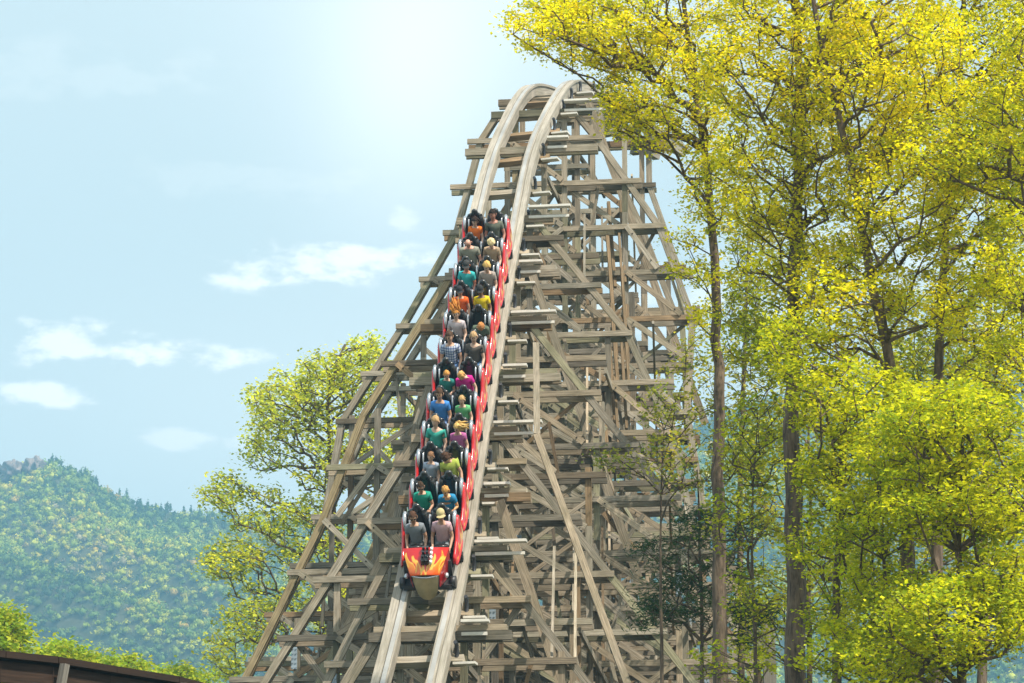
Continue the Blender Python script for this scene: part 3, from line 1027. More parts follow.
    # shorts / trousers
    PV = [tor(0, 0, 0.05)]; PR = [(0.155 * b, 0.125 * sz)]; PE = []
    for (hp, kn, an) in legs:
        PV.append(V[hp]); PR.append(RR[hp] + g); PE.append((0, len(PV) - 1))
        endp = tuple(np.array(V[hp]) * 0.15 + np.array(V[kn]) * 0.85)
        PV.append(endp); PR.append(RR[kn] + 0.022); PE.append((len(PV) - 2, len(PV) - 1))
    pm = skin_mesh(PV, PE, PR, 1)
    pm.materials.clear(); pm.materials.append(cloth(pants, 'trouser_cloth'))
    for p_ in pm.polygons: p_.use_smooth = True
    link(bpy.data.objects.new('shorts', pm), o)
    # hair
    hm = MB()
    rr2 = np.random.RandomState(row * 3 + side + 5)
    if hair != 'bald':
        ph = rr2.uniform(0, 6, 4)
        def cap_fn(a, c):
            th = 2 * math.pi * a
            f = math.sin(th)              # +1 front
            low = 0.60 if f > 0.35 else (1.02 if f > -0.1 else 1.28)
            low = 0.62 + (1.30 - 0.62) * (0.5 - 0.5 * math.tanh(f * 2.4))
            pz_ = c * low * math.pi / 2 * 1.15
            k = 1 + 0.07 * math.sin(5 * th + ph[0]) * math.sin(pz_ * 4 + ph[1]) + 0.04 * math.sin(11 * th + ph[2])
            r0 = 0.104 * k * (1.14 if hair in ('curly', 'long') else 1.0)
            return hd(r0 * 0.92 * math.sin(pz_) * math.cos(th), 0.004 + r0 * 1.05 * math.sin(pz_) * math.sin(th), 0.160 + r0 * 1.22 * math.cos(pz_))
        hm.grid(cap_fn, 22, 9)
        if hair in ('long', 'blown_side', 'blown_up'):
            nst = 34
            for q in range(nst):
                th = rr2.uniform(0, 2 * math.pi); r0 = 0.085
                st_ = np.array([r0 * math.cos(th), -0.02 + r0 * 0.9 * math.sin(th), 0.19 + rr2.uniform(-0.04, 0.05)])
                if hair == 'long': dirv = np.array([0.03 * math.cos(th), -0.05, -0.20])
                elif hair == 'blown_side': dirv = np.array([-0.20, -0.02, 0.02]) + rr2.normal(0, 0.03, 3)
                else: dirv = np.array([0.05, -0.03, 0.22]) + rr2.normal(0, 0.04, 3)
                if hair == 'long' and math.sin(th) > 0.3: continue
                p1 = st_ + dirv * 0.5 + rr2.normal(0, 0.02, 3); p2 = st_ + dirv * (1 + rr2.uniform(-.2, .3)) + rr2.normal(0, 0.02, 3)
                hm.tube([hd(*st_), hd(*p1), hd(*p2)], [0.026 * sz, 0.022 * sz, 0.005 * sz], n=5)
        if hair in ('curly', 'short'):
            nst = 26 if hair == 'curly' else 12
            for q in range(nst):
                th = rr2.uniform(0, 2 * math.pi); el_ = rr2.uniform(0.2, 1.5)
                if math.sin(th) > 0.4 and el_ < 0.8: continue
                d0 = np.array([math.cos(el_) * math.cos(th), math.cos(el_) * math.sin(th), math.sin(el_)])
                a0 = np.array([0, 0, 0.16]) + d0 * 0.095; a1 = np.array([0, -0.01, 0.16]) + d0 * (0.125 if hair == 'curly' else 0.115)
                hm.tube([hd(*a0), hd(*a1)], [0.03 * sz, 0.012 * sz], n=6)
        hm.build('hair', cloth(haircol, 'hair_strands'), o)
    if cap is not None:
        cm_ = MB()
        def capf(a, c):
            th = 2 * math.pi * a; pz_ = c * math.pi / 2
            return hd(0.100 * math.sin(pz_) * math.cos(th), 0.004 + 0.110 * math.sin(pz_) * math.sin(th), 0.205 + 0.095 * math.cos(pz_))
        cm_.grid(capf, 18, 6)
        def brim(a, c):
            th = math.pi * (0.22 + 0.56 * a)
            rad = 0.10 + 0.07 * c
            return hd(rad * math.cos(th) * 0.85, 0.01 + rad * math.sin(th), 0.206 - 0.02 * c)
        cm_.grid(brim, 10, 3)
        cm_.build('cap', cloth(cap, 'cap_cloth'), o)
    if glasses:
        gm = MB()
        for k in (-1, 1):
            def gl(a, c, k=k):
                return hd(k * 0.036 + 0.028 * math.cos(2 * math.pi * a) * c, 0.112 - 0.01 * abs(math.cos(2 * math.pi * a)), 0.160 + 0.021 * math.sin(2 * math.pi * a) * c)
            gm.grid(gl, 12, 2)
            gm.tube([hd(k * 0.06, 0.108, 0.165), hd(k * 0.092, 0.04, 0.165), hd(k * 0.094, -0.01, 0.16)], 0.004, n=4)
        gm.tube([hd(-0.012, 0.115, 0.165), hd(0.012, 0.115, 0.165)], 0.004, n=4)
        gm.build('sunglasses', EYE, o)
    return o

# image left is +x in the car frame
A_, B_ = 1, -1
tan = (0.52, 0.30, 0.20); fair = (0.62, 0.40, 0.30); brown = (0.22, 0.11, 0.065); red_ = (0.56, 0.28, 0.19)
rider(0, A_, 'man in grey t-shirt and sunglasses in the front row, left seat', tan, (0.20, 0.22, 0.25), (0.16, 0.15, 0.14), 'short', (0.10, 0.05, 0.03), lean=0.12, glasses=True, arms='knee')
rider(0, B_, 'woman in pale pink top and straw coloured cap in the front row', tan, (0.55, 0.36, 0.40), (0.22, 0.24, 0.26), 'short', (0.16, 0.08, 0.04), lean=0.05, tilt=-0.08, glasses=True, cap=(0.50, 0.42, 0.22), arms='knee')
rider(1, A_, 'dark haired rider in deep green t-shirt, second row', tan, (0.02, 0.28, 0.20), (0.05, 0.06, 0.08), 'short', (0.06, 0.035, 0.02), lean=0.22, glasses=True, size=0.93)
rider(1, B_, 'blond rider in bright blue shirt leaning forward, second row', (0.68, 0.36, 0.16), (0.03, 0.22, 0.42), (0.05, 0.06, 0.08), 'short', (0.60, 0.32, 0.10), lean=0.38, nod=0.1, size=0.93)
rider(2, A_, 'small child in pale blue grey top with knees apart, third row', fair, (0.30, 0.36, 0.46), (0.20, 0.17, 0.15), 'short', (0.28, 0.15, 0.08), lean=0.05, size=0.84, arms='knee')
rider(2, B_, 'woman in yellow green t-shirt with head bowed, third row', tan, (0.40, 0.48, 0.09), (0.05, 0.04, 0.04), 'long', (0.07, 0.035, 0.02), lean=0.16, tilt=0.22, nod=0.5, arms='knee')
rider(3, A_, 'fair haired woman in teal green t-shirt, fourth row', fair, (0.05, 0.36, 0.30), (0.12, 0.12, 0.13), 'short', (0.50, 0.32, 0.16), lean=0.02, size=1.04, arms='knee')
rider(3, B_, 'rider in pink purple t-shirt with blond hair blown sideways, fourth row', fair, (0.44, 0.13, 0.32), (0.08, 0.06, 0.06), 'blown_side', (0.66, 0.44, 0.16), lean=0.12, size=0.9, arms='knee')
rider(4, A_, 'tall dark haired man in royal blue t-shirt and jeans, fifth row', tan, (0.06, 0.22, 0.58), (0.14, 0.22, 0.42), 'short', (0.09, 0.05, 0.03), lean=0.0, size=1.05, arms='knee')
rider(4, B_, 'child in light green t-shirt with sunlit fair hair, fifth row', fair, (0.13, 0.42, 0.18), (0.10, 0.05, 0.03), 'short', (0.55, 0.35, 0.16), lean=0.08, size=0.86, arms='knee')
rider(5, A_, 'ginger child in dark teal top leaning sideways, sixth row', fair, (0.03, 0.20, 0.18), (0.06, 0.06, 0.07), 'short', (0.62, 0.30, 0.08), lean=0.15, tilt=-0.16, size=0.84)
rider(5, B_, 'woman in magenta t-shirt looking down at her hands, sixth row', fair, (0.52, 0.02, 0.24), (0.07, 0.07, 0.08), 'short', (0.60, 0.34, 0.12), lean=0.22, nod=0.65, tilt=0.18, arms='knee')
rider(6, A_, 'man in blue and white plaid shirt, seventh row', tan, (0.4, 0.45, 0.5), (0.10, 0.18, 0.36), 'short', (0.09, 0.05, 0.03), lean=0.0, size=1.06, broad=1.05, shirtmat=plaid(), arms='knee')
rider(6, B_, 'fair haired man in charcoal t-shirt and blue jeans, seventh row', fair, (0.10, 0.085, 0.075), (0.10, 0.22, 0.45), 'short', (0.52, 0.34, 0.18), lean=0.0, size=1.04, arms='knee')
rider(7, A_, 'woman in pale lilac t-shirt with long ginger hair blown upward, eighth row', fair, (0.50, 0.44, 0.47), (0.10, 0.10, 0.10), 'blown_up', (0.66, 0.28, 0.06), lean=0.02, arms='knee')
rider(7, B_, 'rider in dark green and white top bent over, ginger head down, eighth row', tan, (0.10, 0.13, 0.09), (0.08, 0.07, 0.07), 'short', (0.50, 0.22, 0.07), lean=0.45, nod=0.8, tilt=-0.12)
rider(8, A_, 'child in bright orange t-shirt and dark cap, ninth row', tan, (0.80, 0.13, 0.02), (0.40, 0.38, 0.36), 'short', (0.10, 0.04, 0.02), lean=0.08, size=0.92, arms='knee', cap=(0.03, 0.03, 0.035))
rider(8, B_, 'dark skinned rider in bright yellow t-shirt, ninth row', brown, (0.74, 0.55, 0.02), (0.30, 0.30, 0.32), 'short', (0.02, 0.015, 0.012), lean=0.08, size=0.94, arms='knee', cap=(0.03, 0.03, 0.03))
rider(9, A_, 'rider in turquoise t-shirt with red face and dark cap, tenth row', (0.60, 0.22, 0.13), (0.05, 0.42, 0.44), (0.14, 0.15, 0.18), 'short', (0.10, 0.06, 0.04), lean=0.08, tilt=-0.1, cap=(0.05, 0.05, 0.05), arms='knee')
rider(9, B_, 'woman in grey beige top with fluffy blond curls, tenth row', fair, (0.34, 0.29, 0.26), (0.12, 0.10, 0.10), 'curly', (0.68, 0.44, 0.15), lean=0.1, nod=0.2, arms='knee')
rider(10, A_, 'bald broad man in grey green shirt, eleventh row', (0.62, 0.33, 0.24), (0.27, 0.27, 0.22), (0.20, 0.18, 0.14), 'bald', (0.3, 0.3, 0.3), lean=0.16, nod=0.35, size=1.04, broad=1.22, arms='knee')
rider(10, B_, 'woman in tan shirt with tall pale blond hair, eleventh row', fair, (0.36, 0.26, 0.17), (0.22, 0.17, 0.12), 'curly', (0.78, 0.62, 0.34), lean=0.14, nod=0.45, arms='knee')
rider(11, A_, 'dark haired child in orange t-shirt, last row', fair, (0.78, 0.18, 0.02), (0.10, 0.10, 0.12), 'long', (0.035, 0.02, 0.015), lean=0.05, size=0.88, arms='knee')
rider(11, B_, 'dark haired man in olive grey shirt, last row', (0.45, 0.20, 0.14), (0.13, 0.14, 0.11), (0.08, 0.08, 0.08), 'short', (0.03, 0.02, 0.015), lean=0.0, size=1.05, broad=1.08, arms='knee')

# ------------------------------------------------------------------ trees
def grow(trunk, tips, rs, r_tip, r_trunk, expo=0.46):
    """skeleton reaching every tip: returns positions, parents, radii, number of trunk nodes"""
    tr = []
    trunk = [np.array(p, float) for p in trunk]
    for a, b in zip(trunk[:-1], trunk[1:]):
        n = max(2, int(np.linalg.norm(b - a) / 0.45))
        for t in np.linspace(0, 1, n, endpoint=False): tr.append(a + (b - a) * t)
    tr.append(trunk[-1]); tr = np.array(tr)
    for _ in range(3): tr[1:-1] = tr[1:-1] * 0.5 + (tr[:-2] + tr[2:]) * 0.25
    tr[1:-1] += rs.normal(0, r_trunk * 0.12, tr[1:-1].shape)
    H = tr[-1][2] - tr[0][2]
    M = len(tr) + len(tips) * 8 + 10
    pos = np.zeros((M, 3)); par = -np.ones(M, int); bot = np.zeros(M)
    pos[:len(tr)] = tr; par[1:len(tr)] = np.arange(len(tr) - 1)
    n = len(tr)
    plen = np.zeros(M)
    dt = np.min(np.linalg.norm(tips[:, None] - tr[None], axis=2), axis=1)
    order = np.argsort(dt + rs.uniform(0, 1.2, len(tips)))
    tipnode = []
    zmin = tr[0][2] + H * 0.12
    for ti in order:
        t = tips[ti]
        d = np.linalg.norm(pos[:n] - t, axis=1)
        cost = d + 1.6 * np.maximum(0, pos[:n, 2] - t[2] + 0.35 * d) + 0.18 * plen[:n] + np.where(pos[:n, 2] < zmin, 3, 0)
        k = int(np.argmin(cost))
        dd = d[k]
        m = int(min(7, max(1, math.ceil(dd / 0.45))))
        up = np.array([0, 0, 1.0])
        pk = par[k]
        pd = pos[k] - pos[pk] if pk >= 0 else up
        pd = pd / max(np.linalg.norm(pd), 1e-6)
        c = pos[k] + (t - pos[k]) * 0.45 + (pd * 0.5 + up * 0.25) * dd * 0.22 + rs.normal(0, 0.05 * dd, 3)
        prev = k
        for j in range(1, m + 1):
            q = j / m
            p = (1 - q) ** 2 * pos[k] + 2 * q * (1 - q) * c + q * q * t
            if j < m: p = p + rs.normal(0, 0.03, 3)
            pos[n] = p; par[n] = prev; plen[n] = plen[prev] + np.linalg.norm(p - pos[prev]); prev = n; n += 1
        tipnode.append(prev)
    pos = pos[:n]; par = par[:n]
    cnt = np.zeros(n); cnt[tipnode] = 1
    for i in range(n - 1, len(tr) - 1, -1):
        cnt[par[i]] += cnt[i]
    rad = r_tip * np.maximum(cnt, 1) ** expo
    nt2 = len(tr)
    tt = np.linspace(0, 1, nt2)
    rad[:nt2] = r_trunk * (1 - 0.80 * tt ** 1.1) * (1 + 0.35 * np.exp(-tt * 30))
    for i in range(nt2, n):
        rad[i] = min(rad[i], rad[par[i]] * 0.92)
    return pos, par, np.maximum(rad, r_tip * 0.8), nt2

def tubes_from(pos, par, rad, nt2, origin):
    idx = np.arange(1, len(pos)); pa = par[idx]
    a = pos[pa]; b = pos[idx]; ra = rad[pa].copy(); rb = rad[idx]
    br = idx >= nt2
    ra = np.where(br, np.minimum(ra, rb * 1.35), ra)
    d = b - a; L = np.linalg.norm(d, axis=1, keepdims=True); d = d / np.maximum(L, 1e-6)
    b = b + d * np.minimum(rb[:, None] * 0.5, 0.05)
    ref = np.where(np.abs(d[:, 2:3]) < 0.9, np.array([[0, 0, 1.0]]), np.array([[1.0, 0, 0]]))
    x = np.cross(d, ref); x /= np.maximum(np.linalg.norm(x, axis=1, keepdims=True), 1e-6); y = np.cross(d, x)
    K = 7
    ang = np.arange(K) * 2 * math.pi / K
    c, s_ = np.cos(ang), np.sin(ang)
    ring = x[:, None] * c[None, :, None] + y[:, None] * s_[None, :, None]
    v0 = a[:, None] + ring * ra[:, None, None]; v1 = b[:, None] + ring * rb[:, None, None]
    V = np.concatenate([v0, v1], 1).reshape(-1, 3) - origin
    base = (np.arange(len(idx)) * 2 * K)[:, None]
    k = np.arange(K)[None]; k2 = (k + 1) % K
    Fq = np.stack([base + k, base + k2, base + K + k2, base + K + k], 2).reshape(-1, 4)
    return V, Fq

def leaves(tips, n_per, spread, size, palette, rs, origin, flat=0.6, droop=0.2, needle=False, light_dir=None):
    nt2 = len(tips)
    pal = np.array(palette)
    n_i = np.maximum(3, rs.poisson(n_per, nt2))
    T = np.repeat(tips, n_i, axis=0)
    clump_c = rs.randint(0, len(pal), nt2)
    clump_v = rs.uniform(0.62, 1.28, nt2)
    cc = np.repeat(clump_c, n_i); cvv = np.repeat(clump_v, n_i)
    n = len(T)
    sc_ = np.repeat(rs.uniform(0.6, 1.35, nt2), n_i)[:, None]
    off = rs.normal(0, 1, (n, 3)) * np.array([spread, spread, spread * flat]) * sc_
    C = T + off
    L = size * rs.uniform(0.65, 1.35, n)
    Wd = L * (0.62 if not needle else 0.16)
    # leaf frame
    az = rs.uniform(0, 2 * math.pi, n)
    dv = np.stack([np.cos(az), np.sin(az), rs.normal(-droop, 0.45, n)], 1)
    dv /= np.linalg.norm(dv, axis=1, keepdims=True)
    up = np.stack([rs.normal(0, 0.55, n), rs.normal(0, 0.55, n), np.ones(n)], 1)
    sx = np.cross(dv, up); sx /= np.maximum(np.linalg.norm(sx, axis=1, keepdims=True), 1e-6)
    nrm = np.cross(sx, dv)
    p0 = C - dv * L[:, None] / 2
    p1 = C + sx * Wd[:, None] / 2 + nrm * (0.10 * L)[:, None]
    p2 = C + dv * L[:, None] / 2
    p3 = C - sx * Wd[:, None] / 2 + nrm * (0.10 * L)[:, None]
    V = np.stack([p0, p1, p2, p3], 1).reshape(-1, 3) - origin
    b = (np.arange(n) * 4)[:, None]
    Fq = np.concatenate([b + np.array([[0, 1, 2]]), b + np.array([[0, 2, 3]])], 1).reshape(-1, 3)
    own = rs.randint(0, len(pal), n)
    pick = np.where(rs.uniform(0, 1, n) < 0.6, cc, own)
    col = pal[pick] * (cvv * rs.uniform(0.75, 1.25, n))[:, None]
    colv = np.repeat(col, 4, axis=0)
    return V, Fq, colv

def blob_tips(blobs, rs, mind=0.0):
    """blobs: (u, v, ru, rv, Y, rY, n)"""
    out = []
    for (u, v, ru, rv, Y, rY, n) in blobs:
        c = 0; n = int(n * 1.25)
        while c < n:
            q = rs.uniform(-1, 1, 3)
            r2 = (q ** 2).sum()
            if r2 > 1: continue
            if rs.uniform() > 0.35 + 0.65 * r2: continue     # more towards the outside
            out.append(P(u + q[0] * ru * 1.04, v + q[1] * rv * 1.04, Y + q[2] * rY)); c += 1
    return np.array(out)

def tree(name, label, trunk_px, r_trunk, blobs, palette, seed, n_leaf=26, spread=0.13, size=0.085, r_tip=0.006,
         cat='tree', group=None, extra=None, needle=False, flat=0.6, expo=0.46):
    rs = np.random.RandomState(seed)
    tr = [P(*p) for p in trunk_px]
    g = tr[0].copy(); g[2] = float(ground_z(g[0], g[1])) - 0.15
    if g[2] < tr[0][2] - 0.3: tr = [g] + tr
    origin = tr[0] + np.array([0, 0, 0.15])
    tips = blob_tips(blobs, rs)
    pos, par, rad, nt2 = grow(tr, tips, rs, r_tip, r_trunk, expo)
    root = empty(name, origin)
    tag(root, label, cat, group)
    V, Fq = tubes_from(pos, par, rad, nt2, origin)
    me = bulk_mesh('trunk', V, Fq, 4, smooth=True); me.materials.append(BARK)
    link(bpy.data.objects.new('trunk', me), root)
    # leaf tips also along the outer branch nodes
    kids = np.zeros(len(pos)); 
    sel = (rad < r_tip * 1.9) & (np.arange(len(pos)) >= nt2)
    lp = pos[sel]
    if extra: lp = lp[rs.uniform(0, 1, len(lp)) < extra]
    V, Fq, colv = leaves(lp, n_leaf, spread, size, palette, rs, origin, needle=needle, flat=flat)
    me = bulk_mesh('crown', V, Fq, 3, colors=colv); me.materials.append(LEAF)
    link(bpy.data.objects.new('crown', me), root)
    return root, len(Fq)

GOLD = [(0.88, 0.76, 0.012), (0.80, 0.74, 0.012), (0.66, 0.65, 0.02), (0.92, 0.75, 0.015), (0.46, 0.50, 0.02)]
GOLDG = [(0.74, 0.70, 0.015), (0.60, 0.62, 0.015), (0.80, 0.70, 0.015), (0.38, 0.43, 0.025)]
LIME = [(0.50, 0.54, 0.012), (0.62, 0.62, 0.015), (0.30, 0.38, 0.02), (0.68, 0.64, 0.015)]
OLIVE = [(0.36, 0.38, 0.05), (0.46, 0.43, 0.05), (0.24, 0.29, 0.05), (0.56, 0.48, 0.05)]
PINE = [(0.06, 0.11, 0.04), (0.085, 0.13, 0.045), (0.045, 0.085, 0.04)]
TG = 'tall trees in young leaf beside the coaster'
nl = 0
def T_(*a, **k):
    global nl
    r_, n = tree(*a, **k); nl += n
    return r_

T_('maple_tree', 'tall straight tree nearest the timber structure, golden crown over the crest', 
   [(722, 760, 50), (720, 683, 50), (718, 450, 50), (716, 260, 50), (706, 150, 50), (688, 50, 50), (676, -70, 50)], 0.155,
   [(600, 35, 80, 40, 49.5, 1.6, 190), (548, 22, 42, 24, 49, 1.2, 62), (665, 90, 65, 60, 50, 1.8, 230), (644, 126, 34, 24, 50, 1.4, 30), (640, 5, 90, 60, 50, 2, 150),
    (714, 175, 36, 55, 50, 1.5, 72), (690, 250, 26, 36, 50, 1.3, 16), (708, 300, 20, 40, 50, 1.2, 14), (680, -60, 90, 60, 50, 2, 120)], GOLD, 11, group=TG, n_leaf=36, size=0.074)
T_('maple_tree', 'thickest trunk right of centre carrying a broad golden crown',
   [(797, 780, 46), (793, 500, 46), (790, 350, 46), (797, 230, 46), (800, 100, 46), (790, -90, 46)], 0.20,
   [(790, 50, 95, 85, 46, 2, 330), (762, 170, 55, 66, 46, 1.8, 120), (850, 110, 70, 80, 45.5, 1.8, 210), (765, 262, 42, 50, 46, 1.5, 50),
    (780, -70, 110, 60, 46, 2, 130), (820, 240, 50, 60, 46, 1.6, 110)], GOLD, 12, group=TG, n_leaf=38, size=0.074)
T_('maple_tree', 'leaning forked tree whose dark trunk bends left under a yellow crown',
   [(915, 780, 44), (908, 560, 44), (902, 410, 44), (876, 310, 44), (862, 225, 44), (852, 160, 44), (824, 70, 44), (800, -80, 44)], 0.14,
   [(890, 60, 80, 75, 44, 1.8, 240), (905, 190, 70, 65, 44, 1.6, 190), (850, 300, 60, 55, 44, 1.4, 120), (930, 290, 50, 50, 44, 1.4, 70), (890, -70, 90, 60, 44, 2, 90)], GOLD, 13, group=TG, n_leaf=38, size=0.074)
T_('maple_tree', 'straight double stemmed yellow tree near the right edge of the grove',
   [(938, 780, 48), (936, 560, 48), (937, 400, 48), (944, 250, 48), (958, 100, 48), (968, -80, 48)], 0.135,
   [(975, 60, 75, 80, 48, 1.8, 260), (985, 200, 60, 70, 48, 1.8, 180), (990, 310, 45, 50, 48, 1.5, 70), (1040, 120, 60, 120, 48, 2, 160), (970, -70, 90, 60, 48, 2, 90)], GOLDG, 14, group=TG, n_leaf=38, size=0.074)
T_('maple_tree', 'tree at the far right edge throwing a long bare limb leftward',
   [(1075, 780, 43), (1068, 400, 43), (1050, 200, 43), (1035, 60, 43), (1030, -80, 43)], 0.17,
   [(1010, 130, 60, 70, 43, 1.6, 140), (960, 150, 70, 40, 43, 1.2, 90), (1020, 260, 50, 50, 43, 1.5, 90), (1060, 40, 60, 90, 43, 2, 110), (1010, 370, 50, 40, 43, 1.4, 70), (1080, 450, 50, 90, 43, 2, 90)], GOLDG, 15, group=TG, n_leaf=38, size=0.074)
LG = 'lower lime green trees under the golden canopy'
T_('maple_tree', 'lime green tree with slim dark trunk just right of the thickest trunk',
   [(837, 780, 43), (836, 640, 43), (838, 520, 43), (846, 420, 43), (850, 360, 43)], 0.10,
   [(850, 400, 60, 40, 43, 1.5, 150), (800, 350, 40, 40, 43.4, 1.2, 70), (870, 470, 70, 45, 43, 1.5, 150), (830, 540, 45, 40, 43, 1.3, 50), (860, 620, 50, 40, 43, 1.3, 50)], LIME, 21, group=LG, n_leaf=36, size=0.078)
T_('maple_tree', 'dense bright lime tree filling the lower right corner',
   [(965, 800, 40), (962, 650, 40), (958, 520, 40), (965, 420, 40)], 0.10,
   [(950, 420, 70, 35, 40, 1.4, 170), (985, 490, 60, 45, 40, 1.5, 170), (930, 500, 50, 40, 40, 1.3, 90), (960, 620, 80, 45, 39.5, 1.4, 230), (1010, 580, 50, 60, 40, 1.4, 120), (900, 660, 50, 30, 40, 1.2, 60)], LIME, 22, group=LG, n_leaf=36, size=0.078)
T_('maple_tree', 'lime green sapling between the slim dark trunk and the lower right corner tree',
   [(893, 800, 41.5), (890, 680, 41.5), (884, 560, 41.5), (880, 480, 41.5)], 0.07,
   [(880, 520, 50, 35, 41.5, 1.2, 75), (890, 590, 45, 30, 41.5, 1.2, 50), (850, 650, 50, 30, 41.5, 1.2, 45), (905, 450, 50, 35, 41.5, 1.2, 80)], LIME, 23, group=LG, n_leaf=36, size=0.078)
T_('maple_tree', 'thin understory tree with sparse olive leaves before the right timbers',
   [(662, 780, 52), (661, 620, 52), (660, 500, 52), (664, 430, 52)], 0.05,
   [(680, 400, 40, 38, 52, 1.2, 30), (690, 460, 55, 35, 52, 1.2, 55), (620, 455, 30, 16, 52, 1, 10), (740, 430, 40, 40, 52, 1.2, 42), (706, 350, 26, 30, 52, 1.2, 16)], OLIVE, 24, group=LG, n_leaf=17)
T_('maple_tree', 'slender tree with yellow green tufts between the two tallest trunks',
   [(757, 780, 47.5), (756, 640, 47.5), (750, 520, 47.5), (758, 420, 47.5)], 0.05,
   [(760, 440, 40, 45, 47.5, 1.2, 85), (745, 520, 40, 40, 47.5, 1.2, 55), (752, 320, 36, 40, 47.5, 1.2, 60), (755, 600, 35, 35, 47.5, 1.2, 32), (735, 660, 40, 25, 47.5, 1.2, 20), (770, 350, 35, 35, 47.5, 1.2, 45)], LIME + OLIVE, 25, group=LG, n_leaf=17)
T_('pine_tree', 'dark green pine with soft needle boughs against the timber structure',
   [(703, 780, 53), (702, 640, 53), (700, 540, 53), (697, 470, 53)], 0.06,
   [(688, 600, 44, 26, 53, 1.2, 46), (712, 530, 44, 22, 53, 1.2, 34), (664, 552, 28, 14, 53, 1, 14), (745, 620, 30, 24, 53, 1, 22), (655, 615, 28, 12, 53, 1, 12), (720, 570, 40, 12, 53, 1, 14)], PINE, 26, cat='pine', n_leaf=36, needle=True, size=0.13, spread=0.15)
# trees further back on the right, seen through the gaps
BG = 'background trees behind the grove'
T_('maple_tree', 'pale trunk far back between the two thickest trunks', [(742, 760, 66), (740, 500, 66), (746, 300, 66), (750, 180, 66)], 0.11,
   [(752, 250, 36, 70, 66, 2, 45), (760, 360, 50, 60, 66, 2, 45)], OLIVE, 31, group=BG, n_leaf=22, spread=0.22, size=0.12)
T_('maple_tree', 'slim trunk far back right of the leaning forked tree', [(980, 760, 60), (985, 500, 60), (990, 300, 60), (985, 150, 60)], 0.13,
   [(990, 330, 60, 70, 60, 2, 110), (900, 330, 60, 60, 60, 2, 80), (980, 450, 60, 60, 60, 2, 60)], OLIVE, 32, group=BG, n_leaf=22, spread=0.2, size=0.11)
T_('maple_tree', 'shaded leafy tree behind the gap between the two thickest trunks', [(812, 800, 56), (808, 640, 56), (812, 500, 56), (806, 400, 56)], 0.08,
   [(770, 480, 44, 60, 56, 1.8, 70), (820, 440, 44, 50, 56, 1.8, 70), (775, 610, 44, 50, 56, 1.8, 60), (835, 580, 40, 60, 56, 1.8, 70)], LIME + OLIVE, 33, group=BG, n_leaf=26, spread=0.17, size=0.09)
T_('maple_tree', 'shaded leafy tree behind the lime trees of the lower right', [(905, 800, 52), (902, 640, 52), (900, 520, 52), (915, 430, 52)], 0.08,
   [(900, 560, 60, 60, 52, 1.6, 110), (990, 540, 50, 60, 52, 1.6, 90), (930, 360, 60, 40, 52, 1.6, 70), (900, 650, 60, 30, 52, 1.6, 50)], LIME + OLIVE, 34, group=BG, n_leaf=26, spread=0.17, size=0.09)
# left tree, behind the structure
T_('oak_tree', 'open branched yellow green tree behind the left edge of the timber structure',
   [(348, 760, 108), (346, 640, 108), (338, 540, 108), (330, 470, 108), (326, 400, 108), (345, 345, 108)], 0.24,
   [(365, 372, 32, 38, 108, 2.4, 130), (325, 385, 30, 32, 108, 2.4, 110), (282, 405, 38, 34, 108, 2.6, 125), (262, 452, 24, 22, 108, 2, 30), (330, 450, 45, 45, 108, 2.6, 130), (385, 440, 35, 60, 108, 2.4, 130),
    (222, 492, 20, 20, 108, 1.6, 42), (262, 512, 34, 24, 108, 2, 55), (305, 530, 40, 40, 108, 2.4, 100), (235, 560, 36, 22, 108, 2, 75), (262, 615, 44, 34, 108, 2.4, 100), (225, 655, 22, 24, 108, 2, 36),
    (340, 600, 60, 60, 108, 2.4, 120)], [(0.80, 0.76, 0.05), (0.66, 0.68, 0.05), (0.48, 0.54, 0.06), (0.36, 0.42, 0.06)], 41, n_leaf=13, spread=0.24, size=0.17, r_tip=0.013, expo=0.42)
# bushes / small trees above the brown wall
SG = 'small trees beyond the brown wall'
for i, (u, v, ru, rv, Y, n, lb) in enumerate([(4, 638, 24, 30, 80, 120, 'bright yellow green tree top at the left edge behind the wall'), (62, 664, 34, 20, 84, 130, 'low green bushy tree behind the post of the wall'),
                                       (118, 672, 34, 16, 90, 100, 'yellow tinged bushy tree behind the falling part of the wall'), (176, 682, 34, 14, 96, 90, 'bushy tree behind the low end of the wall')]):
    T_('small_tree', lb, [(u, v + 90, Y), (u + 2, v + 30, Y), (u, v, Y)], 0.09, [(u, v, ru, rv, Y, 1.6, n), (u - 6, v + 45, ru, rv + 20, Y, 1.6, n)],
       [(0.36, 0.46, 0.03), (0.46, 0.48, 0.03), (0.24, 0.36, 0.03)], 50 + i, group=SG, n_leaf=26, spread=0.2, size=0.15, r_tip=0.01)
print('leaf triangles', nl)

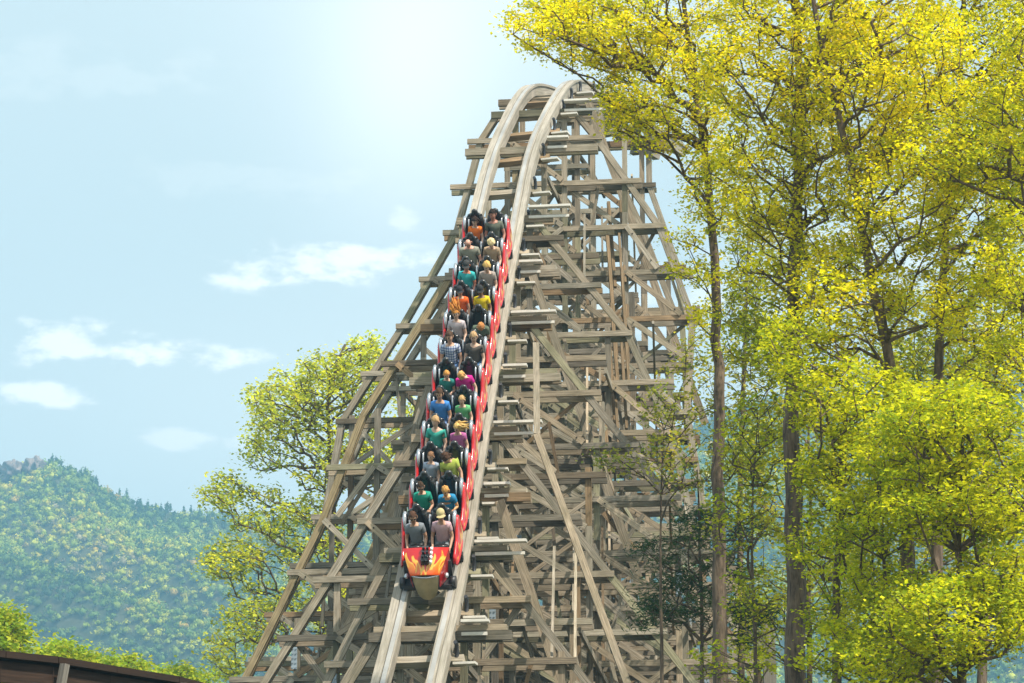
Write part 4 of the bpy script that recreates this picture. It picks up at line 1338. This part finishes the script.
# ------------------------------------------------------------------ brown wall, lower left
wall_pts = [(-120, 636), (-60, 643), (0, 652), (52, 657.5), (110, 667), (172, 677), (230, 692), (300, 712)]
YW = [36.0, 36.6, 37.3, 38.0, 39.0, 40.2, 41.6, 43.4]
tops = [P(u, v, y) for (u, v), y in zip(wall_pts, YW)]
wo = tops[3].copy(); wo[2] = float(ground_z(wo[0], wo[1]))
wall = empty('board_wall', wo)
tag(wall, 'dark brown board wall with a cap rail curving across the lower left', 'wall')
wb = MB(wo); wc = MB(wo)
nb_ = 5
for a, b in zip(tops[:-1], tops[1:]):
    d = b - a; h = np.array([-d[1], d[0], 0]); h /= np.linalg.norm(h)
    for k in range(12):
        z = 0.12 + 0.285 * k
        kk = random.uniform(0.7, 1.3)
        wb.beam(a + np.array([0, 0, -z - 0.14]), b + np.array([0, 0, -z - 0.14]) - d * 0.002, 0.05, 0.275, tone=(kk, kk, kk))
    wc.beam(a + np.array([0, 0, -0.045]), b + np.array([0, 0, -0.045]) - d * 0.002, 0.26, 0.09, tone=(0.9, 0.9, 0.9))
    wc.beam(a + np.array([0, 0, -0.18]) - h * -0.055, b + np.array([0, 0, -0.18]) + h * 0.055 - d * 0.002, 0.04, 0.17, tone=(0.55, 0.55, 0.55))
wb.build('boards', WALLM, wall)
wc.build('cap_rail', WALLM, wall)
GREYPOST = wood('grey_post_timber', (0.13, 0.115, 0.10), (0.28, 0.26, 0.23), 0.0)
for i in (1, 3, 5, 6):
    t = tops[i]; d = tops[i + 1] - tops[i - 1]; d /= np.linalg.norm(d); h = np.array([d[1], -d[0], 0])
    pm = MB(wo)
    pm.beam(t + h * 0.12 + np.array([0.09, 0, -0.10]), t + h * 0.20 + np.array([-0.45, 0, -3.6]), 0.09, 0.10, up=tuple(h))
    pm.build('post', GREYPOST, wall)

# capped wooden post at the right end of the structure
pp = P(768, 612, 60); gp = pp.copy(); gp[2] = float(ground_z(pp[0], pp[1]))
cp_ = empty('wooden_post', gp)
tag(cp_, 'grey wooden post with a flat peaked cap beside the tall dark trunks', 'post')
m2 = MB(gp); m2.beam(gp, pp, 0.26, 0.26, up=(0, 1, 0)); m2.build('post_shaft', GREYPOST, cp_)
m2 = MB(gp)
c = pp + np.array([0, 0, 0.02])
n0 = len(m2.v)
m2.beam(c, c + np.array([0, 0, 0.06]), 0.44, 0.44, up=(0, 1, 0))
m2.tube([c + np.array([0, 0, 0.064]), c + np.array([0, 0, 0.20])], [0.30, 0.02], n=4)
m2.build('post_cap', GREYPOST, cp_)

# ------------------------------------------------------------------ terrain, mountain, forest
def ridge_v(u):
    return np.interp(u, [-500, -200, -60, 0, 22, 38, 50, 66, 84, 100, 125, 150, 200, 240, 300, 400, 520, 650, 760, 860, 950, 1024, 1200, 1600],
                     [560, 520, 478, 466, 461, 459, 466, 470, 484, 492, 501, 506, 511, 516, 522, 506, 474, 436, 402, 376, 358, 345, 330, 380]) + 5
Y0M, Y1M = 1050.0, 1460.0
def mount_z(x, y):
    x = np.asarray(x, float); y = np.asarray(y, float)
    u = 512 + F_PX * x / (np.maximum(y, 1) * math.cos(E0) * 1.03)
    e = E0 + np.arctan((341.5 - ridge_v(u)) / F_PX)
    zr = 1.7 + Y1M * np.tan(e)
    zb = ground_z(x, np.full_like(y, Y0M))
    t = np.clip((y - Y0M) / (Y1M - Y0M), 0, 1)
    ts = t ** 0.9
    z = zb + (zr - zb) * ts
    # spurs running down to the right
    q = (x + 0.75 * (y - Y0M)) / 125.0
    sp = np.abs(np.sin(q * math.pi + 0.6 * np.sin(y / 90.0))) 
    sp2 = np.sin(x / 31.0 + y / 47.0) * np.sin(y / 38.0 - x / 60.0)
    z = z - (85 * (1 - sp) * (1 - t) * np.minimum(t * 4, 1)) + 5 * sp2 * np.sin(math.pi * t)
    z = np.where(y > Y1M, zr - (y - Y1M) * 0.35, z)
    z = np.where(y < Y0M, ground_z(x, y), z)
    return z
ys = np.unique(np.concatenate([np.linspace(-60, 0, 7), np.linspace(0, 130, 50), np.linspace(130, Y0M, 40), np.linspace(Y0M, Y1M, 70), np.linspace(Y1M, 2300, 14)]))
xf = np.linspace(-1, 1, 150)
gx = []; 
XX = np.sign(xf)[None] * np.abs(xf)[None] ** 1.3 * (60 + np.abs(ys)[:, None] * 0.42)
YY = np.repeat(ys[:, None], len(xf), 1)
ZZ = mount_z(XX, YY) + np.where(YY < 200, 0.12 * np.sin(XX * 0.7) * np.sin(YY * 0.6), 0)
Vt = np.stack([XX, YY, ZZ], 2).reshape(-1, 3)
nx = len(xf); ny = len(ys)
ii, jj = np.meshgrid(np.arange(ny - 1), np.arange(nx - 1), indexing='ij')
k = (ii * nx + jj)
Fq = np.stack([k, k + 1, k + nx + 1, k + nx], 2).reshape(-1, 4)
me = bulk_mesh('ground', Vt, Fq, 4, smooth=True)
def groundmat():
    m, nt, b = newmat('forest_floor')
    tc = N(nt, 'ShaderNodeTexCoord')
    n1_ = N(nt, 'ShaderNodeTexNoise'); n1_.inputs['Scale'].default_value = 0.12; n1_.inputs['Detail'].default_value = 10
    nt.links.new(tc.outputs['Object'], n1_.inputs[0])
    cr = N(nt, 'ShaderNodeValToRGB')
    cr.color_ramp.elements[0].position = 0.35; cr.color_ramp.elements[0].color = (0.03, 0.05, 0.015, 1)
    cr.color_ramp.elements[1].position = 0.7; cr.color_ramp.elements[1].color = (0.10, 0.09, 0.04, 1)
    nt.links.new(n1_.outputs['Fac'], cr.inputs[0]); nt.links.new(cr.outputs[0], b.inputs['Base Color'])
    b.inputs['Roughness'].default_value = 0.95
    return m
me.materials.append(groundmat())
g = link(bpy.data.objects.new('ground', me)); tag(g, kind='structure')

# forest on the mountain: one mass of crowns
def icosphere(sub=1):
    import bmesh
    bm = bmesh.new(); bmesh.ops.create_icosphere(bm, subdivisions=sub, radius=1.0)
    v = np.array([x.co[:] for x in bm.verts]); f = np.array([[q.index for q in x.verts] for x in bm.faces]); bm.free()
    return v, f
iv, if_ = icosphere(1)
rs = np.random.RandomState(99)
pts = []
sp = 4.0
for y in np.arange(Y0M - 30, Y1M - 1, sp * 0.86):
    half = y * 0.205 + 30
    xs = np.arange(-half, half, sp)
    pts.append(np.stack([xs + rs.uniform(-2.4, 2.4, len(xs)), y + rs.uniform(-2.2, 2.2, len(xs))], 1))
pts = np.concatenate(pts)
n = len(pts)
def vnoise(x, y, s, seed):
    q = np.random.RandomState(seed).uniform(0, 6.28, 8)
    return (np.sin(x / s + q[0]) * np.cos(y / s * 1.1 + q[1]) + 0.6 * np.sin(x / s * 2.3 + y / s * 1.1 + q[2]) + 0.4 * np.cos(y / s * 3.1 - x / s * 1.9 + q[3])) / 2
bz = mount_z(pts[:, 0], pts[:, 1])
rad = 1.5 + 2.2 * rs.uniform(0, 1, n) ** 2
con = (rs.uniform(0, 1, n) < np.where(pts[:, 1] > Y1M - 25, 0.40, 0.07))
hh = np.where(con, rad * 1.5, rad * rs.uniform(0.9, 1.25, n))
rad = np.where(con, rad * 0.6, rad)
pal = np.array([(0.12, 0.20, 0.02), (0.26, 0.34, 0.02), (0.44, 0.46, 0.02), (0.56, 0.48, 0.03), (0.28, 0.24, 0.12), (0.04, 0.09, 0.025), (0.50, 0.34, 0.05)])
w = np.clip(0.5 + 0.5 * vnoise(pts[:, 0], pts[:, 1], 40, 3), 0, 1)  # broad yellow patches put sunlit slopes into the crown colours
r0 = rs.uniform(0, 1, n) * 0.45 + w * 0.55
ci = np.select([r0 < 0.22, r0 < 0.42, r0 < 0.60, r0 < 0.72, r0 < 0.82], [5, 0, 1, 2, 3], default=4)
ci = np.where(rs.uniform(0, 1, n) < 0.02, 6, ci); ci = np.where(con, 5, ci)
col = pal[ci] * rs.uniform(0.8, 1.25, n)[:, None]
K = len(iv)
jit = 1 + rs.uniform(-0.22, 0.22, (n, K))
zf = (iv[:, 2] + 1) / 2
taper = np.where(con[:, None], np.clip(1.15 - zf[None] * 1.1, 0.02, 1), 1.0)
Vf = np.stack([pts[:, 0:1] + iv[None, :, 0] * rad[:, None] * jit * taper,
               pts[:, 1:2] + iv[None, :, 1] * rad[:, None] * jit * taper,
               (bz + hh * 0.75)[:, None] + iv[None, :, 2] * hh[:, None] * (0.8 + 0.2 * jit)], 2).reshape(-1, 3)
Ff = (if_[None] + (np.arange(n) * K)[:, None, None]).reshape(-1, 3)
cf = np.repeat(col, K, axis=0) * rs.uniform(0.75, 1.25, (n * K, 1))
NQ = 38
dq = rs.normal(0, 1, (n, NQ, 3)); dq /= np.linalg.norm(dq, axis=2, keepdims=True)
dq[:, :, 2] = np.abs(dq[:, :, 2]) * 0.95 - 0.25
tq = np.where(con[:, None], np.clip(1.1 - (dq[:, :, 2] + 1) / 2 * 1.1, 0.04, 1), 1.0)
rq = rs.uniform(0.5, 1.3, (n, NQ))
cq = np.stack([pts[:, 0:1] + dq[:, :, 0] * rad[:, None] * rq * tq, pts[:, 1:2] + dq[:, :, 1] * rad[:, None] * rq * tq,
               (bz + hh * 0.75)[:, None] + dq[:, :, 2] * hh[:, None] * rq], 2).reshape(-1, 3)
aq = rs.normal(0, 1, (len(cq), 3)); aq /= np.linalg.norm(aq, axis=1, keepdims=True)
dn = dq.reshape(-1, 3) + rs.normal(0, 0.35, (len(cq), 3))
aq = np.cross(dn, aq); aq /= np.maximum(np.linalg.norm(aq, axis=1, keepdims=True), 1e-6)
bq = np.cross(dn, aq); bq /= np.maximum(np.linalg.norm(bq, axis=1, keepdims=True), 1e-6)
sq = rs.uniform(0.45, 1.0, len(cq))[:, None]
Vq = np.stack([cq - aq * sq, cq + bq * sq * 0.8, cq + aq * sq * 0.9], 1).reshape(-1, 3)
Fq2 = np.arange(len(Vq)).reshape(-1, 3) + len(Vf)
cq_ = np.repeat(np.repeat(col, NQ, axis=0) * rs.uniform(0.82, 1.18, (len(cq), 1)), 3, axis=0)
cen = np.repeat(np.stack([pts[:, 0], pts[:, 1], bz + hh * 0.75], 1), K, axis=0)
Vf = cen + (Vf - cen) * 0.5
Vf = np.concatenate([Vf, Vq]); Ff = np.concatenate([Ff, Fq2]); cf = np.concatenate([cf, cq_])
me = bulk_mesh('forest', Vf, Ff, 3, colors=cf)
me.materials.append(FORESTM)
print('forest crowns', n)
f_ = link(bpy.data.objects.new('forest', me))
tag(f_, 'hazy blue green forest covering the mountain slopes behind', 'forest', kind='stuff')

# rocky crag on the summit
def rockmat():
    m, nt, b = newmat('crag_rock')
    tc = N(nt, 'ShaderNodeTexCoord'); no = N(nt, 'ShaderNodeTexNoise'); no.inputs['Scale'].default_value = 0.25; no.inputs['Detail'].default_value = 8
    nt.links.new(tc.outputs['Object'], no.inputs[0])
    cr = N(nt, 'ShaderNodeValToRGB'); cr.color_ramp.elements[0].position = .35; cr.color_ramp.elements[0].color = (0.10, 0.08, 0.09, 1); cr.color_ramp.elements[1].position = .7; cr.color_ramp.elements[1].color = (0.34, 0.27, 0.24, 1)
    nt.links.new(no.outputs['Fac'], cr.inputs[0]); nt.links.new(cr.outputs[0], b.inputs['Base Color']); b.inputs['Roughness'].default_value = 0.95
    return m
iv3, if3 = icosphere(4)
Vr = []; Fr = []
for (u, v, ru, rv) in [(14, 476, 14, 13), (34, 474, 13, 15), (56, 480, 14, 11), (72, 488, 11, 8)]:
    c = P(u, v, Y1M - 10); s_ = 1 / F_PX * Y1M / math.cos(E0)
    d = iv3.copy()
    nz = 1 + 0.16 * np.sin(d[:, 0] * 7 + u) * np.sin(d[:, 2] * 9 + v) + 0.10 * np.sin(d[:, 1] * 17 + d[:, 0] * 13) + rs.uniform(-0.06, 0.06, len(d))
    V = d * nz[:, None] * np.array([ru * s_, 14, rv * s_]) + c
    Fr.append(if3 + sum(len(q) for q in Vr)); Vr.append(V)
me = bulk_mesh('cliff', np.concatenate(Vr), np.concatenate(Fr), 3); me.materials.append(rockmat())
o = link(bpy.data.objects.new('cliff', me)); tag(o, kind='structure')

# ------------------------------------------------------------------ haze
hz = MB(); hz.box((-1100, -80, -2), (1100, 2350, 450))
hme = hz.mesh('haze'); ho = link(bpy.data.objects.new('haze', hme))
hm_, nt, b = newmat('haze_air')
nt.nodes.remove(b)
pv = N(nt, 'ShaderNodeVolumePrincipled')
pv.inputs['Color'].default_value = (0.32, 0.70, 1.0, 1)
pv.inputs['Density'].default_value = 0.00049
pv.inputs['Anisotropy'].default_value = 0.0
nt.links.new(pv.outputs[0], nt.nodes['Material Output'].inputs['Volume'])
hme.materials.append(hm_)
tag(ho, 'pale blue haze in the air', 'haze', kind='stuff')

# ------------------------------------------------------------------ sun and sky
SUN_EL, SUN_AZ = R(53), R(42)       # azimuth to the right of straight behind the camera
sd = Vector((math.cos(SUN_EL) * math.sin(SUN_AZ), -math.cos(SUN_EL) * math.cos(SUN_AZ), math.sin(SUN_EL)))
sun = bpy.data.lights.new('sun', 'SUN'); sun.energy = 5.0; sun.angle = R(0.5); sun.color = (1.0, 0.91, 0.77)
so = bpy.data.objects.new('sun', sun); so.rotation_euler = sd.to_track_quat('Z', 'Y').to_euler(); so.location = (30, -30, 60)
COL.objects.link(so)

wd = bpy.data.worlds.new('World'); S.world = wd; wd.use_nodes = True
nt = wd.node_tree
bg = nt.nodes['Background']
sky = N(nt, 'ShaderNodeTexSky'); sky.sky_type = 'NISHITA'; sky.sun_disc = False
sky.sun_elevation = SUN_EL
sky.sun_rotation = math.pi - SUN_AZ
sky.air_density = 1.2; sky.dust_density = 2.0; sky.ozone_density = 2.0
tc = N(nt, 'ShaderNodeTexCoord')
def M2(op, a, b=None, c=None):
    n = N(nt, 'ShaderNodeMath', operation=op)
    for i, x in enumerate((a, b, c)):
        if x is None: continue
        if isinstance(x, (int, float)): n.inputs[i].default_value = x
        else: nt.links.new(x, n.inputs[i])
    return n.outputs[0]
sep = N(nt, 'ShaderNodeSeparateXYZ'); nt.links.new(tc.outputs['Generated'], sep.inputs[0])
az = M2('ARCTAN2', sep.outputs[0], sep.outputs[1])
el = M2('ARCSINE', sep.outputs[2])
mp = N(nt, 'ShaderNodeMapping'); mp.inputs['Scale'].default_value = (1, 1, 2.0)
nt.links.new(tc.outputs['Generated'], mp.inputs[0])
no = N(nt, 'ShaderNodeTexNoise'); no.inputs['Scale'].default_value = 55; no.inputs['Detail'].default_value = 7; no.inputs['Roughness'].default_value = 0.58
nt.links.new(mp.outputs[0], no.inputs[0])
def angles(u, v):
    d = P(u, v, 100.0) - CAM; d /= np.linalg.norm(d)
    return math.atan2(d[0], d[1]), math.asin(d[2])
acc = None
def blob(u, v, ru, rv, amp, noise_amt=1.8, power=1.0):
    a0, e0 = angles(u, v); ra = ru / F_PX * 1.2; re = rv / F_PX * 1.25
    x = M2('DIVIDE', M2('SUBTRACT', az, a0), ra); y = M2('DIVIDE', M2('SUBTRACT', el, e0), re)
    r2 = M2('ADD', M2('MULTIPLY', x, x), M2('MULTIPLY', y, y))
    f = M2('SUBTRACT', 1.0, r2)
    f = M2('ADD', f, M2('MULTIPLY', M2('SUBTRACT', no.outputs['Fac'], 0.5), noise_amt * 5))
    n = N(nt, 'ShaderNodeMapRange', interpolation_type='SMOOTHSTEP')
    n.inputs['From Min'].default_value = -0.5; n.inputs['From Max'].default_value = 1.5; n.inputs['To Max'].default_value = amp
    nt.links.new(f, n.inputs['Value'])
    # limit to neighbourhood
    lim = N(nt, 'ShaderNodeMapRange', interpolation_type='SMOOTHSTEP'); lim.inputs['From Min'].default_value = 2.6; lim.inputs['From Max'].default_value = 0.6
    nt.links.new(r2, lim.inputs['Value'])
    return M2('MULTIPLY', n.outputs[0], lim.outputs[0])
for spec in [(330, 262, 85, 15, 0.75), (262, 272, 44, 14, 0.75), (82, 346, 66, 17, 0.75), (160, 356, 76, 11, 0.8), (58, 395, 48, 9, 0.75), (22, 322, 16, 6, 0.5), (185, 440, 60, 8, 0.35), (405, 218, 14, 10, 0.3),
             (60, 70, 150, 22, 0.10), (250, 180, 140, 14, 0.10), (640, 300, 120, 25, 0.5), (900, 250, 150, 40, 0.5)]:
    f = blob(*spec)
    acc = f if acc is None else M2('MAXIMUM', acc, f)
def soft(u, v, ru, rv, amp):
    a0, e0 = angles(u, v); x = M2('DIVIDE', M2('SUBTRACT', az, a0), ru / F_PX); y = M2('DIVIDE', M2('SUBTRACT', el, e0), rv / F_PX)
    r2 = M2('ADD', M2('MULTIPLY', x, x), M2('MULTIPLY', y, y))
    return M2('MULTIPLY', M2('EXPONENT', M2('MULTIPLY', r2, -1.0)), amp)
veil = M2('ADD', soft(405, 90, 100, 140, 0.40), soft(480, -80, 260, 220, 0.40))
veil = M2('ADD', veil, soft(420, 430, 420, 130, 0.30))
tot = M2('MINIMUM', M2('ADD', acc, veil), 0.97)
# thin high haze that makes the whole sky pale
base = N(nt, 'ShaderNodeMix', data_type='RGBA'); base.inputs[0].default_value = 0.50
nt.links.new(sky.outputs[0], base.inputs[6]); base.inputs[7].default_value = (11.9, 12.9, 11.8, 1)
mix = N(nt, 'ShaderNodeMix', data_type='RGBA'); nt.links.new(tot, mix.inputs[0])
nt.links.new(base.outputs[2], mix.inputs[6]); mix.inputs[7].default_value = (13.5, 13.2, 12.6, 1)
nt.links.new(mix.outputs[2], bg.inputs['Color'])
bg.inputs['Strength'].default_value = 0.10

S.view_settings.view_transform = 'Standard'
S.view_settings.look = 'None'
S.view_settings.gamma = 1
S.view_settings.exposure = 0.38
S.view_settings.use_curve_mapping = False
S.cycles.max_bounces = 5
S.cycles.diffuse_bounces = 2
S.cycles.volume_bounces = 0
S.cycles.transparent_max_bounces = 4
S.cycles.sample_clamp_indirect = 6
S.render.film_transparent = False
